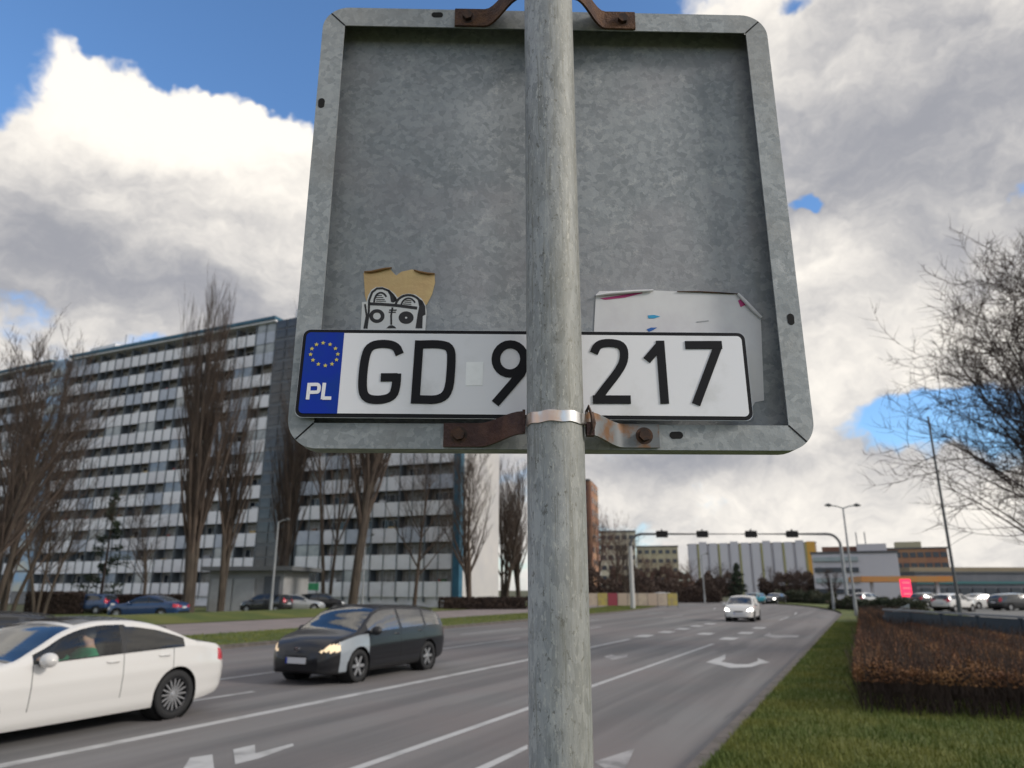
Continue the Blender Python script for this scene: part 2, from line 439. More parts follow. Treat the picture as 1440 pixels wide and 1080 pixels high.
# ================================================================== THE SIGN
YAW = R(1.44)
SO = Vector((.0465, .7925, CAMZ + .1515))           # sign frame: bottom centre of the flange face
SM = Matrix.Translation(SO) @ Matrix.Rotation(YAW, 4, 'Z')
SI = SM.inverted()
def Q(x, y, d=0.0, tilt=0.0, z0=0.0):
    """photo pixel -> point on the plane (sign frame) y = d + tilt*(z - z0)"""
    o = SI @ Vector((0, 0, CAMZ)); r = (SI.to_3x3() @ ray(x, y))
    t = (d + tilt * (o.z - z0) - o.y) / (r.y - tilt * r.z)
    return o + r * t
sign = thing('traffic_sign', 'back of a square galvanised traffic sign clamped to a grey steel pole', 'traffic sign', (.046, .743, 0))
def sg(b, name, m, parent=None, smooth=False):       # sign-frame mesh -> part of the sign
    b.v = [tuple(SM @ Vector(q)) for q in b.v]
    return b.build(name, m, parent or sign, smooth, sign)
b = MB(); zs = [-.3 + i * .16 for i in range(20)]
b.tube([(.046, .743, z) for z in zs], .0302, 48)
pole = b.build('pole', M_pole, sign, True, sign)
HW, HH, RR, FW, DP = .298, .600, .034, .029, .027
def rrect(x0, z0, x1, z1, r, n=8):
    out = []
    for cx, cz, a0 in ((x1 - r, z0 + r, -90), (x1 - r, z1 - r, 0), (x0 + r, z1 - r, 90), (x0 + r, z0 + r, 180)):
        for i in range(n + 1):
            a = R(a0 + 90 * i / n); out.append((cx + r * math.cos(a), cz + r * math.sin(a)))
    return out
RC = rrect(-HW, 0, HW, HH, RR)
sg(MB().prism([(x, DP, z) for x, z in rrect(-HW + .002, .002, HW - .002, HH - .002, RR)], (0, .002, 0)), 'back_panel', M_panel)
b = MB(); inn = rrect(-HW + .0018, .0018, HW - .0018, HH - .0018, RR - .0018); k = len(RC)
vs = [(x, y, z) for y, L in ((.0004, RC), (DP, RC), (DP, inn), (.0004, inn)) for x, z in L]
fs = [(q * k + i, q * k + (i + 1) % k, ((q + 1) % 4) * k + (i + 1) % k, ((q + 1) % 4) * k + i) for q in range(4) for i in range(k)]
sg(b.add(vs, fs), 'rim_skirt', M_rim, None, True)
# four mitred flange strips
g_ = .0007
def flange(side):
    n = 6; pts = []
    def arc(cx, cz, a0, a1): return [(cx + RR * math.cos(R(a0 + (a1 - a0) * i / n)), cz + RR * math.sin(R(a0 + (a1 - a0) * i / n))) for i in range(n + 1)]
    ix, iz0, iz1 = HW - FW, FW, HH - FW
    if side == 'bottom': P = arc(-HW + RR, RR, 226, 270) + arc(HW - RR, RR, 270, 314) + [(ix - g_, iz0), (-ix + g_, iz0)]
    if side == 'top': P = arc(HW - RR, HH - RR, 46, 90) + arc(-HW + RR, HH - RR, 90, 134) + [(-ix + g_, iz1), (ix - g_, iz1)]
    if side == 'left': P = arc(-HW + RR, HH - RR, 136, 180) + arc(-HW + RR, RR, 180, 224) + [(-ix, iz0 + g_), (-ix, iz1 - g_)]
    if side == 'right': P = arc(HW - RR, RR, -44, 0) + arc(HW - RR, HH - RR, 0, 44) + [(ix, iz1 - g_), (ix, iz0 + g_)]
    f = sg(MB().prism([(x, 0, z) for x, z in P], (0, .0016, 0)), 'rim_flange', M_rim)
    return f
fl = {s_: flange(s_) for s_ in ('bottom', 'top', 'left', 'right')}
def seam(x0, z0, x1, z1):
    d = Vector((x1 - x0, 0, z1 - z0)).normalized(); p = Vector((-d.z, 0, d.x)) * .0009
    a, c = Vector((x0, -.0003, z0)), Vector((x1, -.0003, z1))
    sg(MB().prism([a - p, c - p, c + p, a + p], (0, .001, 0)), 'corner_seam', M_hole)
for sx in (-1, 1):
    for z0, z1 in ((RR * .30, FW), (HH - RR * .30, HH - FW)):
        seam(sx * (HW - RR * .30), z0, sx * (HW - FW), z1)
def slot(px, py, ln, horiz, par):
    c = Q(px, py, 0); P = []
    for i in range(16):
        a = 2 * math.pi * i / 16; ex = .0042 * math.cos(a); ez = .0042 * math.sin(a)
        if horiz: ex += math.copysign(ln, math.cos(a))
        else: ez += math.copysign(ln, math.sin(a))
        P.append((c.x + ex, -.0004, c.z + ez))
    sg(MB().prism(P, (0, .001, 0)), 'slot', M_hole, par)
slot(452, 145, .003, False, fl['left']); slot(615, 21, .0035, True, fl['top']); slot(1112, 449, .003, False, fl['right']); slot(951, 612, .0035, True, fl['bottom'])
# clamp brackets: folded straps from the flange out to the pole, steel band round the pole
PX = (SI @ Vector((.046, .743, 0)))                 # pole axis in sign frame
def strap(path, z0, z1, th, m, bow=0):
    b = MB(); L = []; k = len(path)
    for i, (x, y) in enumerate(path):
        a = Vector(path[max(i - 1, 0)]); c = Vector(path[min(i + 1, k - 1)]); d = (c - a).normalized(); nn = Vector((-d.y, d.x)) * th / 2
        t = i / (k - 1); dz = bow[i] if bow else 0
        L.append([(x + nn.x, y + nn.y, z0 + dz), (x + nn.x, y + nn.y, z1 + dz * .6), (x - nn.x, y - nn.y, z1 + dz * .6), (x - nn.x, y - nn.y, z0 + dz)])
    vs = [p for r_ in L for p in r_]
    fs = [(i * 4 + j, i * 4 + (j + 1) % 4, i * 4 + 4 + (j + 1) % 4, i * 4 + 4 + j) for i in range(k - 1) for j in range(4)] + [(0, 1, 2, 3), tuple((k - 1) * 4 + j for j in (3, 2, 1, 0))]
    return b.add(vs, fs)
def bracket(x_out, sgn, zc, m, hw=.0135):
    """x_out: foot's outer end in sign frame; sgn -1 left, +1 right"""
    xin = PX.x + sgn * .0335
    foot = x_out - sgn * .040
    path = [(x_out, -.0022), (foot, -.0022)]; bow = [0, 0]
    for i in range(1, 9):
        t = i / 8; sm = t * t * (3 - 2 * t)
        path.append((foot + (xin - foot) * t, -.0022 + (PX.y + .004 + .0022) * sm)); bow.append(.006 * sm)
    path.append((xin, PX.y - .004)); bow.append(.006)
    br = sg(strap(path, zc - hw, zc + hw, .003, m, bow), 'clamp_strap', m, None, True)
    c = Vector((x_out - sgn * .017, -.0037, zc)); P = [(c.x + .0068 * math.cos(R(60 * i + 14)), c.y, c.z + .0068 * math.sin(R(60 * i + 14))) for i in range(6)]
    sg(MB().prism(P, (0, -.0055, 0)), 'bolt_head', M_bolt, br)
    sg(MB().lathe([(0, -.0006), (.0098, -.0006), (.0098, -.0014), (0, -.0014)], 20, Matrix.Translation(c + Vector((0, .0012, 0)))), 'washer', M_bolt, br)
    return br
xl = Q(624, 608).x; xr = Q(926, 610).x
bracket(xl, -1, .0155, M_rustdark); bracket(xr, 1, .0155, M_strapgal)
xl2 = Q(640, 18).x; xr2 = Q(892, 22).x
bracket(xl2, -1, .585, M_rust); bracket(xr2, 1, .585, M_rust)
def band(zc, h):
    b = MB(); n = 40; L = []
    for i in range(n + 1):
        a = R(-8 - 164 * i / n)
        for r_, dz in ((.0305, -h), (.0319, -h), (.0319, h), (.0305, h)):
            L.append((PX.x + r_ * math.cos(a), PX.y + r_ * math.sin(a), zc + dz + .004 + .0006 * math.sin(i * .6)))
    fs = [(i * 4 + j, i * 4 + (j + 1) % 4, i * 4 + 4 + (j + 1) % 4, i * 4 + 4 + j) for i in range(n) for j in range(4)]
    bd = sg(b.add(L, fs), 'steel_band', M_band, None, True)
    x = PX.x + .0335
    lp = MB().tube([(x + .001, PX.y - .014, zc - .012), (x + .004, PX.y - .016, zc - .006), (x + .003, PX.y - .017, zc + .008), (x, PX.y - .016, zc + .018), (x - .002, PX.y - .014, zc + .012)], .0016, 8)
    lp.tube([(x + .004, PX.y - .012, zc + .012), (x + .006, PX.y - .014, zc), (x + .003, PX.y - .012, zc - .012)], .0019, 8)
    sg(lp, 'buckle', M_bolt, bd, True)
    sg(MB().box((x + .002, PX.y - .010, zc - .006), (.008, .010, .014)), 'buckle_block', M_rustdark, bd)
    return bd
band(.0160, .0058); band(.590, .0058)

# ================================================================== NUMBER PLATE
PT, PZ = .035, .03
PD = -.0078
plate = thing('number_plate', 'white car number plate reading GD 9 217 tucked against the back of the sign', 'number plate', SM @ Vector((0, 0, .033)), YAW)
def pq(x, y, off=0): return Q(x, y, PD - off, PT, PZ)
def pl(b, name, m, parent=None, smooth=False):
    b.v = [tuple(SM @ Vector(q)) for q in b.v]
    return b.build(name, m, parent or plate, smooth, plate)
nrm = Vector((0, -1, PT)).normalized()
TL, TR, BR, BL = pq(427, 463), pq(1047, 468), pq(1060, 592), pq(413.5, 587)
def quad_rr(inset, r, n=6):
    """rounded quad inside the plate outline, by bilinear metres"""
    w = (TR - TL).length; h = (TL - BL).length; out = []
    for u, v in rrect(inset, inset, w - inset, h - inset, r, n):
        a = BL.lerp(BR, u / w); c = TL.lerp(TR, u / w); out.append(a.lerp(c, v / h))
    return out
bd_ = pl(MB().prism(quad_rr(0, .009), nrm * -.0012), 'plate_sheet', M_platealu)
pl(MB().prism([p + nrm * .0001 for p in quad_rr(.0005, .0087)], nrm * .0007), 'border', M_black)
wp = [p + nrm * .0008 for p in quad_rr(.0048, .0055)]
pl(MB().prism(wp, nrm * .0005), 'white_field', M_platewhite)
CB = lambda L: [(400 + x / 5.4, 440 + y / 5.4) for x, y in L]
# blue band: left end of the field
w_ = (TR - TL).length; h_ = (TL - BL).length
bb = [a for a in rrect(.0044, .0044, .0475, h_ - .0044, .0055, 6)]
bb = [(min(u, .0475), v) if u < .03 else (.0475, (.0044 if v < h_ / 2 else h_ - .0044)) for u, v in bb]
seen = []; [seen.append(q) for q in bb if q not in seen]
pl(MB().prism([BL.lerp(BR, u / w_).lerp(TL.lerp(TR, u / w_), v / h_) + nrm * .0014 for u, v in seen], nrm * .0003), 'blue_band', M_blue)
pax = (BR - BL).normalized(); paz = (TL - BL).normalized()
def to2(p): d = p - BL; return Vector((d.dot(pax), d.dot(paz)))
def to3(q, off): return BL + pax * q.x + paz * q.y + nrm * off
def ribbon(px, w, off, th, name, m, parent=None, builder=pl, closed=False, t2=to2, t3=to3, nn=None):
    P = [t2(pq(x, y)) if builder is pl else t2((x, y)) for x, y in px]; k = len(P); Lq, Rq = [], []
    for i in range(k):
        a = P[(i - 1) % k] if (closed or i > 0) else None; c = P[(i + 1) % k] if (closed or i < k - 1) else None
        d1 = (P[i] - a).normalized() if a is not None else None; d2 = (c - P[i]).normalized() if c is not None else None
        d = (d1 + d2) if (d1 is not None and d2 is not None) else (d1 if d1 is not None else d2)
        d.normalize(); n_ = Vector((-d.y, d.x)); mm = 1.0
        if d1 is not None and d2 is not None: mm = 1 / max(.5, math.sqrt(max(.05, (1 + d1.dot(d2)) / 2)))
        Lq.append(P[i] + n_ * w / 2 * mm); Rq.append(P[i] - n_ * w / 2 * mm)
    ext = (nn or nrm) * th
    b = MB(); seg = k if closed else k - 1
    vs = [t3(q, off) for q in Lq] + [t3(q, off) for q in Rq]; vs += [v_ + ext for v_ in vs]
    fs = []
    for i in range(seg):
        j = (i + 1) % k
        fs += [(i, j, k + j, k + i), (2 * k + i, 3 * k + i, 3 * k + j, 2 * k + j), (i, 2 * k + i, 2 * k + j, j), (k + i, k + j, 3 * k + j, 3 * k + i)]
    if not closed:
        fs += [(0, k, 3 * k, 2 * k), (k - 1, 3 * k - 1, 4 * k - 1, 2 * k - 1)]
    b.add(vs, fs)
    return b if builder is None else builder(b, name, m, parent)
def join_ribbons(strokes, w, off, th, name, m):
    tot = MB()
    for i, (px, closed) in enumerate(strokes):
        q = ribbon(px, w, off, th + i * .00012, name, m, None, None, closed, lambda q: to2(pq(*q)))
        tot.add(q.v, q.f)
    return pl(tot, name, m)
C1 = lambda L: [(390 + x / 3.692, 360 + y / 3.692) for x, y in L]
C2 = lambda L: [(720 + x / 3.273, 380 + y / 3.273) for x, y in L]
SW = .0098
def smoothpts(L, it=2):
    for _ in range(it):
        M_ = [L[0]]
        for a, c in zip(L, L[1:]): M_ += [(a[0] * .75 + c[0] * .25, a[1] * .75 + c[1] * .25), (a[0] * .25 + c[0] * .75, a[1] * .25 + c[1] * .75)]
        L = M_ + [L[-1]]
    return L
join_ribbons([(C1(smoothpts([(633, 518), (612, 472), (545, 460), (478, 472), (452, 530), (438, 680), (455, 745), (530, 756), (600, 738), (617, 680), (619, 618)])), False), (C1([(536, 637), (622, 637)]), False)], SW, .0014, .0009, 'letter', M_black)
join_ribbons([(C1([(734, 447), (715, 774)]), False), (C1([(728, 468)] + smoothpts([(745, 468), (840, 466), (900, 485), (901, 580), (890, 715), (840, 757), (735, 753)]) + [(718, 753)]), False)], SW, .0014, .0009, 'letter', M_black)
join_ribbons([(C1([(1205 + 74 * math.cos(t * .2618), 547 + 76 * math.sin(t * .2618)) for t in range(24)]), True), (C1([(1279, 555), (1277, 590), (1262, 625), (1130, 778)]), False)], SW, .0014, .0009, 'digit', M_black)
join_ribbons([(C2(smoothpts([(373, 396), (392, 355), (450, 348), (508, 362), (515, 425), (490, 478), (430, 555)]) + [(398, 598), (390, 615)]), False), (C2([(371, 610), (545, 612)]), False)], SW, .0014, .0009, 'digit', M_black)
join_ribbons([(C2([(677, 342), (702, 632)]), False), (C2([(617, 432), (680, 358)]), False)], SW, .0014, .0009, 'digit', M_black)
join_ribbons([(C2([(946, 364), (846, 637)]), False), (C2([(793, 363), (962, 364)]), False)], SW, .0014, .0009, 'digit', M_black)
join_ribbons([(CB([(190, 537), (177, 662)]), False), (CB([(190, 549)] + smoothpts([(225, 549), (265, 549), (262, 607), (225, 608)]) + [(186, 608)]), False)], .0039, .0018, .0004, 'letter', M_letter)
join_ribbons([(CB([(304, 537), (290, 662)]), False), (CB([(290, 653), (356, 654)]), False)], .0039, .0018, .0004, 'letter', M_letter)
for i in range(12):
    a = math.pi * 2 * i / 12; c = to2(pq(*CB([(300 + 103 * math.sin(a) - 9 * math.cos(a), 320 - 86 * math.cos(a))])[0]))
    P = [to3(c + Vector((math.sin(math.pi * j / 5), math.cos(math.pi * j / 5))) * (.0026 if j % 2 == 0 else .0012), .0018) for j in range(10)]
    pl(MB().prism(P, nrm * .0003), 'star', M_star)
hp = [to3(to2(pq(x, y)), .0014) for x, y in ((655, 512), (679, 512), (678, 545), (654, 545))]
pl(MB().prism(hp, nrm * .0003), 'hologram_sticker', M_holo)

# ================================================================== STICKERS on the panel
CS = lambda L: [(480 + x / 9, 360 + y / 9) for x, y in L]
def sq_(px, d=DP): return Q(px[0], px[1], d)
def stk(root, name, px, m, off=.0005, th=.0003, parent=None):
    b = MB().prism([sq_(p, DP - off) for p in px], (0, -th, 0)); b.v = [tuple(SM @ Vector(q)) for q in b.v]
    return b.build(name, m, parent or root, False, root)
def ring_px(cx, cy, rx, ry, n=28, a0=0, a1=360): return [(cx + rx * math.cos(R(a0 + (a1 - a0) * i / n)), cy + ry * math.sin(R(a0 + (a1 - a0) * i / n))) for i in range(n + (0 if a1 - a0 == 360 else 1))]
st1 = thing('kraft_sticker', 'torn tan paper sticker with curled top edge behind the drawn face sticker', 'sticker', SM @ sq_((560, 420)), YAW)
stk(st1, 'paper', CS([(282, 215), (300, 195), (400, 212), (560, 165), (610, 150), (650, 205), (695, 248), (760, 200), (900, 170), (960, 205), (1080, 235), (1180, 220), (1186, 340), (1150, 480), (1085, 610), (700, 900), (350, 700), (300, 500)]), M_kraft)
def curl(root, px, r_, m, parent=None):
    b = MB().tube([sq_(p, DP - .001 - r_) for p in px], [r_ * (.35 + .65 * math.sin(math.pi * (i + .5) / len(px))) for i in range(len(px))], 10)
    b.v = [tuple(SM @ Vector(q)) for q in b.v]; return b.build('curled_edge', m, parent or root, True, root)
curl(st1, CS([(290, 200), (380, 200), (480, 178), (560, 160), (640, 150)]), .0017, M_kraftdark)
curl(st1, CS([(920, 178), (1000, 205), (1090, 222), (1182, 226)]), .0016, M_kraftdark)
st2 = thing('face_sticker', 'black and white sticker of a drawn face with round eyes above the number plate', 'sticker', SM @ sq_((555, 450)), YAW)
stk(st2, 'vinyl', CS([(245, 920), (262, 620), (262, 585), (320, 580), (340, 500), (380, 430), (440, 395), (520, 390), (600, 420), (680, 480), (715, 530), (770, 490), (850, 475), (940, 490), (1020, 545), (1065, 620), (1080, 700), (1062, 960), (245, 960)]), M_vinyl, .0009)
def ink(px, nm='ink_shape', m=M_ink, off=.0013): stk(st2, nm, px, m, off, .0002)
def inkline(px, w, nm='ink_line', off=.0013):
    L, Rr = [], []; k = len(px)
    for i in range(k):
        a, c = px[max(i - 1, 0)], px[min(i + 1, k - 1)]; dx, dy = c[0] - a[0], c[1] - a[1]; l_ = math.hypot(dx, dy); nx, ny = -dy / l_ * w / 2, dx / l_ * w / 2
        L.append((px[i][0] + nx, px[i][1] + ny)); Rr.append((px[i][0] - nx, px[i][1] - ny))
    ink(L + Rr[::-1], nm, M_ink, off)
inkline(CS([(318, 920), (348, 700), (352, 560), (390, 460), (450, 412), (520, 408), (600, 440), (660, 500), (690, 570)]), 3.0)
inkline(CS([(290, 920), (320, 760), (300, 610)]), 2.6)
ink(CS([(540, 410), (620, 440), (690, 520), (712, 560), (660, 590), (628, 580), (615, 500), (580, 440)]))
inkline(CS(ring_px(500, 590, 85, 125, 14, 182, 325)), 2.6)
for yy in (500, 525, 550, 572): inkline(CS([(440, yy), (500 + (yy - 480) * .7, yy)]), 1.1)
inkline(CS([(360, 605), (500, 610), (650, 622), (720, 628), (960, 660)]), 4.2)
inkline(CS(ring_px(850, 640, 165, 145, 16, 185, 352)), 3.2)
inkline(CS(ring_px(850, 650, 95, 115, 14, 195, 330)), 2.4)
for yy in (560, 582, 606, 628): inkline(CS([(770 + (628 - yy) * .6, yy), (885, yy + 6)]), 1.1)
ink(CS([(960, 520), (1030, 570), (1062, 640), (1066, 740), (1030, 760), (1025, 915), (938, 915), (965, 740), (985, 640)]))
def annulus(cx, cy, rx, ry, ri):
    o = CS(ring_px(cx, cy, rx, ry)); i_ = CS(ring_px(cx, cy, rx * ri, ry * ri)); k = len(o); b = MB()
    vs = [sq_(p, DP - .0014) for p in o + i_]
    b.add(vs, [(j, (j + 1) % k, k + (j + 1) % k, k + j) for j in range(k)]); b.v = [tuple(SM @ Vector(q)) for q in b.v]
    b.build('eye_ring', M_ink, st2, False, st2)
annulus(450, 760, 97, 88, .5); annulus(820, 780, 95, 80, .16)
inkline(CS([(648, 650), (630, 750), (632, 870)]), 2.6)
inkline(CS([(605, 685), (700, 685)]), 1.8); inkline(CS([(600, 712), (690, 712)]), 1.6)
ink(CS([(570, 915), (600, 885), (640, 875), (675, 890), (695, 915)]))
st3 = thing('paper_sticker', 'torn white paper sticker with curled corners and blue smudges behind the plate', 'sticker', SM @ sq_((950, 440)), YAW)
stk(st3, 'paper', C2([(376, 300), (386, 112), (402, 97), (640, 93), (760, 98), (1038, 110), (1145, 218), (1152, 400), (1160, 600), (1118, 608), (1100, 640), (400, 560)]), M_paper, .0005)
curl(st3, C2([(386, 116), (460, 106), (560, 98), (650, 93)]), .0021, M_paper)
curl(st3, C2([(760, 98), (860, 99), (960, 104), (1040, 109)]), .0010, M_bolt)
curl(st3, C2([(1040, 108), (1075, 145), (1110, 182), (1148, 218)]), .0025, M_paper)
stk(st3, 'marker_stroke', C2([(405, 130), (520, 112), (600, 100), (600, 106), (520, 126), (430, 136)]), M_inkpink, .0009)
stk(st3, 'marker_stroke', C2([(1040, 140), (1052, 135), (1075, 160), (1052, 170)]), M_inkpink, .0009)
stk(st3, 'marker_stroke', C2([(625, 208), (655, 206), (682, 213), (655, 222), (628, 222)]), M_inkblue, .0009)
stk(st3, 'marker_stroke', C2([(620, 272), (640, 264), (668, 264), (650, 276), (630, 284)]), mat('marker_deep_blue', (.01, .10, .38), .6), .0009)
stk(st3, 'marker_stroke', C2([(850, 236), (905, 230), (905, 235), (850, 241)]), mat('marker_grey', (.35, .36, .38), .6), .0009)
# ================================================================== APARTMENT BLOCK (left)
M_concrete = mat('panel_white', (.80, .80, .82), .8, c2=(.70, .70, .72), ns=.5, bump=.1, bs=8)
M_conc2 = mat('panel_grey', (.72, .72, .75), .8, c2=(.60, .59, .61), ns=.6)
M_conc3 = mat('panel_glassy', (.45, .48, .54), .35, c2=(.36, .39, .45), ns=1.2)
M_slab = mat('slab_grey', (.22, .22, .225), .85)
M_inner = mat('inner_wall', (.42, .40, .38), .85, c2=(.26, .245, .23), ns=.35)
M_teal = mat('teal_trim', (.018, .085, .14), .6, c2=(.03, .13, .20), ns=1)
M_post = mat('dark_post', (.11, .13, .15), .6)
M_endwall = mat('end_wall', (.52, .50, .48), .85, c2=(.45, .44, .44), ns=.25)
M_frame = mat('window_frame', (.66, .66, .66), .5)
M_pane = mat('window_pane', (.035, .042, .052), .12, c2=(.08, .085, .09), ns=.6)
M_curtain = mat('window_curtain', (.46, .44, .40), .6, c2=(.26, .24, .22), ns=1.5)
M_stairglass = mat('stair_glass', (.22, .42, .66), .2, c2=(.52, .54, .48), ns=.22, lo=.4, hi=.62)
M_darkgrid = mat('stair_dark', (.07, .075, .08), .3, c2=(.11, .115, .12), ns=.5)
M_roof = mat('roof_dark', (.10, .105, .11), .8)
FH, NF, Z0, ROOF = 2.85, 12, 1.2, 35.3
blk = thing('apartment_block', 'long white balconied apartment block with blue roof edge behind bare trees', 'building', (-6.3, 78, 0))
def bp(b, name, m, parent=None, smooth=False): return b.build(name, m, parent or blk, smooth, blk)
pA, pB, pC, pD = (Vector(q) for q in ((-6.3, 78, 0), (-25.2, 84.8, 0), (-67.0, 103.6, 0), (-93, 116.5, 0)))
BI = blk.matrix_basis.inverted()
BAY = 3.3
me_panel = [MB().box((0, 0, 0), (BAY - .10, .09, 1.56)).mesh('balcony_panel', m_) for m_ in (M_concrete, M_concrete, M_concrete, M_conc2, M_conc3)]
fr = MB()
for cx, cz, sx, sz in ((-1.15, 0, .08, 1.5), (1.15, 0, .08, 1.5), (0, .71, 2.22, .08), (0, -.71, 2.22, .08), (-.3, 0, .07, 1.34), (.45, 0, .07, 1.34)): fr.box((cx, 0, cz), (sx, .08, sz))
me_frame = fr.mesh('window', M_frame)
me_panes = [MB().box((0, .02, 0), (2.2, .02, 1.4)).mesh('pane', m_) for m_ in (M_pane, M_curtain, M_curtain)]
me_postb = MB().box((0, 0, 0), (.10, .14, FH)).mesh('balcony_post', M_post)
rb = random.Random(3)
me_glz = [MB().box((0, 0, 0), (BAY - .2, .05, 1.36)).mesh('balcony_glazing', mat(nm_, c_, .2, c2=d_, ns=.8)) for nm_, c_, d_ in (('glazing_blue', (.16, .22, .30), (.30, .34, .38)), ('glazing_pale', (.40, .42, .42), (.25, .27, .28)))]
me_item = [MB().box((0, 0, 0), s_).mesh('balcony_item', mat(nm_, c_, .8)) for nm_, c_, s_ in (('item_white', (.6, .6, .6), (.9, .1, .8)), ('item_brown', (.20, .12, .08), (.5, .4, .7)), ('item_ochre', (.42, .30, .12), (.8, .15, .6)), ('item_green', (.06, .12, .05), (.6, .3, .4)), ('item_red', (.30, .07, .06), (.5, .15, .7)), ('item_grey', (.30, .30, .32), (1.2, .1, .9)))]
def wing(p, q, nb, off0=0.0):
    u = (q - p).normalized(); w = Vector((-u.y, u.x, 0)); w = w if w.y > 0 else -w
    rz = math.atan2(-u.y, -u.x)
    Rz = Matrix.Rotation(rz, 4, 'Z'); L = nb * BAY
    mid = p + u * (off0 + L / 2)
    bp(MB().box(mid + w * (1.35 + 5.5) + Vector((0, 0, ROOF / 2)), (L, 11, ROOF - .05), rz), 'wall', M_inner)
    for k in range(NF + 1):
        zz = Z0 + FH * k
        bp(MB().box(mid + w * .66 + Vector((0, 0, zz + .085)), (L, 1.36, .17), rz), 'balcony_slab', M_slab)
    bp(MB().box(mid + w * .5 + Vector((0, 0, Z0 / 2)), (L - .2, .5, Z0 - .02), rz), 'plinth', M_conc2)
    for i in range(nb + 1):
        bp(MB().box(p + u * (off0 + i * BAY) + w * .66 + Vector((0, 0, ROOF / 2 + .2)), (.12, 1.24, ROOF - .8), rz), 'divider_wall', M_post)
    for i in range(2 * nb + 1):
        bp(MB().box(p + u * (off0 + i * BAY / 2) - w * .10 + Vector((0, 0, ROOF / 2 + .3)), (.10 - .04 * (i % 2), .10, ROOF - .9), rz), 'balcony_post', M_post)
    for i in range(nb):
        c = p + u * (off0 + (i + .5) * BAY)
        for k in range(NF):
            zz = Z0 + FH * k
            link('balcony_panel', rb.choice(me_panel), blk, BI @ Matrix.Translation(c + Vector((0, 0, zz + .70))) @ Rz)
            wd = link('window', me_frame, blk, BI @ Matrix.Translation(c + w * 1.30 + Vector((0, 0, zz + 1.80))) @ Rz)
            link('pane', rb.choice(me_panes), wd)
            q_ = rb.random()
            if q_ < .16: link('balcony_glazing', rb.choice(me_glz), blk, BI @ Matrix.Translation(c + w * .03 + Vector((0, 0, zz + 2.02))) @ Rz)
            elif q_ < .62:
                for _ in range(rb.randint(1, 2)): link('balcony_item', rb.choice(me_item), blk, BI @ Matrix.Translation(c + u * rb.uniform(-1.1, 1.1) + w * rb.uniform(.25, .8) + Vector((0, 0, zz + rb.uniform(1.15, 1.55)))) @ Rz)
    # roof edge
    bp(MB().box(mid + w * 5 + Vector((0, 0, ROOF + .38)), (L + .1, 11.2, .42), rz), 'roof_edge', M_teal)
    bp(MB().box(mid + w * 5.1 + Vector((0, 0, ROOF + .04)), (L, 11, .22), rz), 'fascia', M_concrete)
    return u, w, rz
u1, w1, r1 = wing(pA, pB, 6)
bc = (pC - pB).normalized(); wc = Vector((-bc.y, bc.x, 0)); wc = wc if wc.y > 0 else -wc
# dark glazed stair tower between the first two wings
rzc = math.atan2(-bc.y, -bc.x)
stw = pB + bc * 2.85
bp(MB().box(stw + wc * 4 + Vector((0, 0, ROOF / 2)), (5.4, 8.4, ROOF - .1), rzc), 'stair_wall', M_darkgrid)
sgp = MB().box((0, 0, 0), (1.55, .08, 1.1)).mesh('stair_pane', M_pane)
for k in range(NF):
    for j in (-1, 0, 1):
        for h in (0, 1):
            link('stair_pane', sgp, blk, BI @ Matrix.Translation(stw + bc * j * 1.75 - wc * .24 + Vector((0, 0, Z0 + .8 + FH * k + h * 1.32))) @ Matrix.Rotation(rzc, 4, 'Z'))
u2, w2, r2 = wing(pB, pC, 12, 5.7)
# bright glazed stair column further left
gcol = pC + (pD - pC).normalized() * 1.9; gd = (pD - pC).normalized(); gw = Vector((-gd.y, gd.x, 0)); gw = gw if gw.y > 0 else -gw
rg = math.atan2(-gd.y, -gd.x)
bp(MB().box(gcol + gw * 4 + Vector((0, 0, ROOF / 2)), (3.6, 8.4, ROOF), rg), 'stair_core', M_slab)
gp = MB().box((0, 0, 0), (3.3, .12, FH - .3)).mesh('stair_glazing', M_stairglass)
for k in range(NF): link('stair_glazing', gp, blk, BI @ Matrix.Translation(gcol - gw * .26 + Vector((0, 0, Z0 + .3 + FH * (k + .5)))) @ Matrix.Rotation(rg, 4, 'Z'))
u3, w3, r3 = wing(pC, pD, 7, 3.9)
# teal corner column and blind end wall
bp(MB().box(pA - u1 * .42 + w1 * .4 + Vector((0, 0, ROOF / 2 + .2)), (.8, .95, ROOF + .4), r1), 'corner_column', M_teal)
ew = MB(); p0 = pA - u1 * .30 + w1 * .9; ew.box(p0 + w1 * 5.7 + Vector((0, 0, ROOF / 2 + .1)), (.5, 11.4, ROOF + .2), r1); bp(ew, 'end_wall', M_endwall)
rbx = pC - bc * 1 + gw * 6; bp(MB().box(rbx + Vector((0, 0, ROOF + 2)), (6, 4, 2.8), rg), 'roof_house', M_concrete)
bp(MB().box(pB + bc * 3 + wc * 5 + Vector((0, 0, ROOF + 1.6)), (5, 4, 2.2), rzc), 'roof_house', M_concrete)
for t_ in (0, 1.2, 2.4):
    q = rbx + Vector((1.5 + t_, 0, ROOF + 3.4)); bp(MB().tube([q, q + Vector((0, 0, 2.6 - t_ * .4))], .05, 6), 'antenna', M_post)
# green shop banner on the ground floor
q = V(431, 825, 80.6); bp(MB().box(q, (3.0, .08, .75), r1), 'banner', mat('banner_green', (.02, .22, .08), .6, c2=(.05, .35, .15), ns=3))

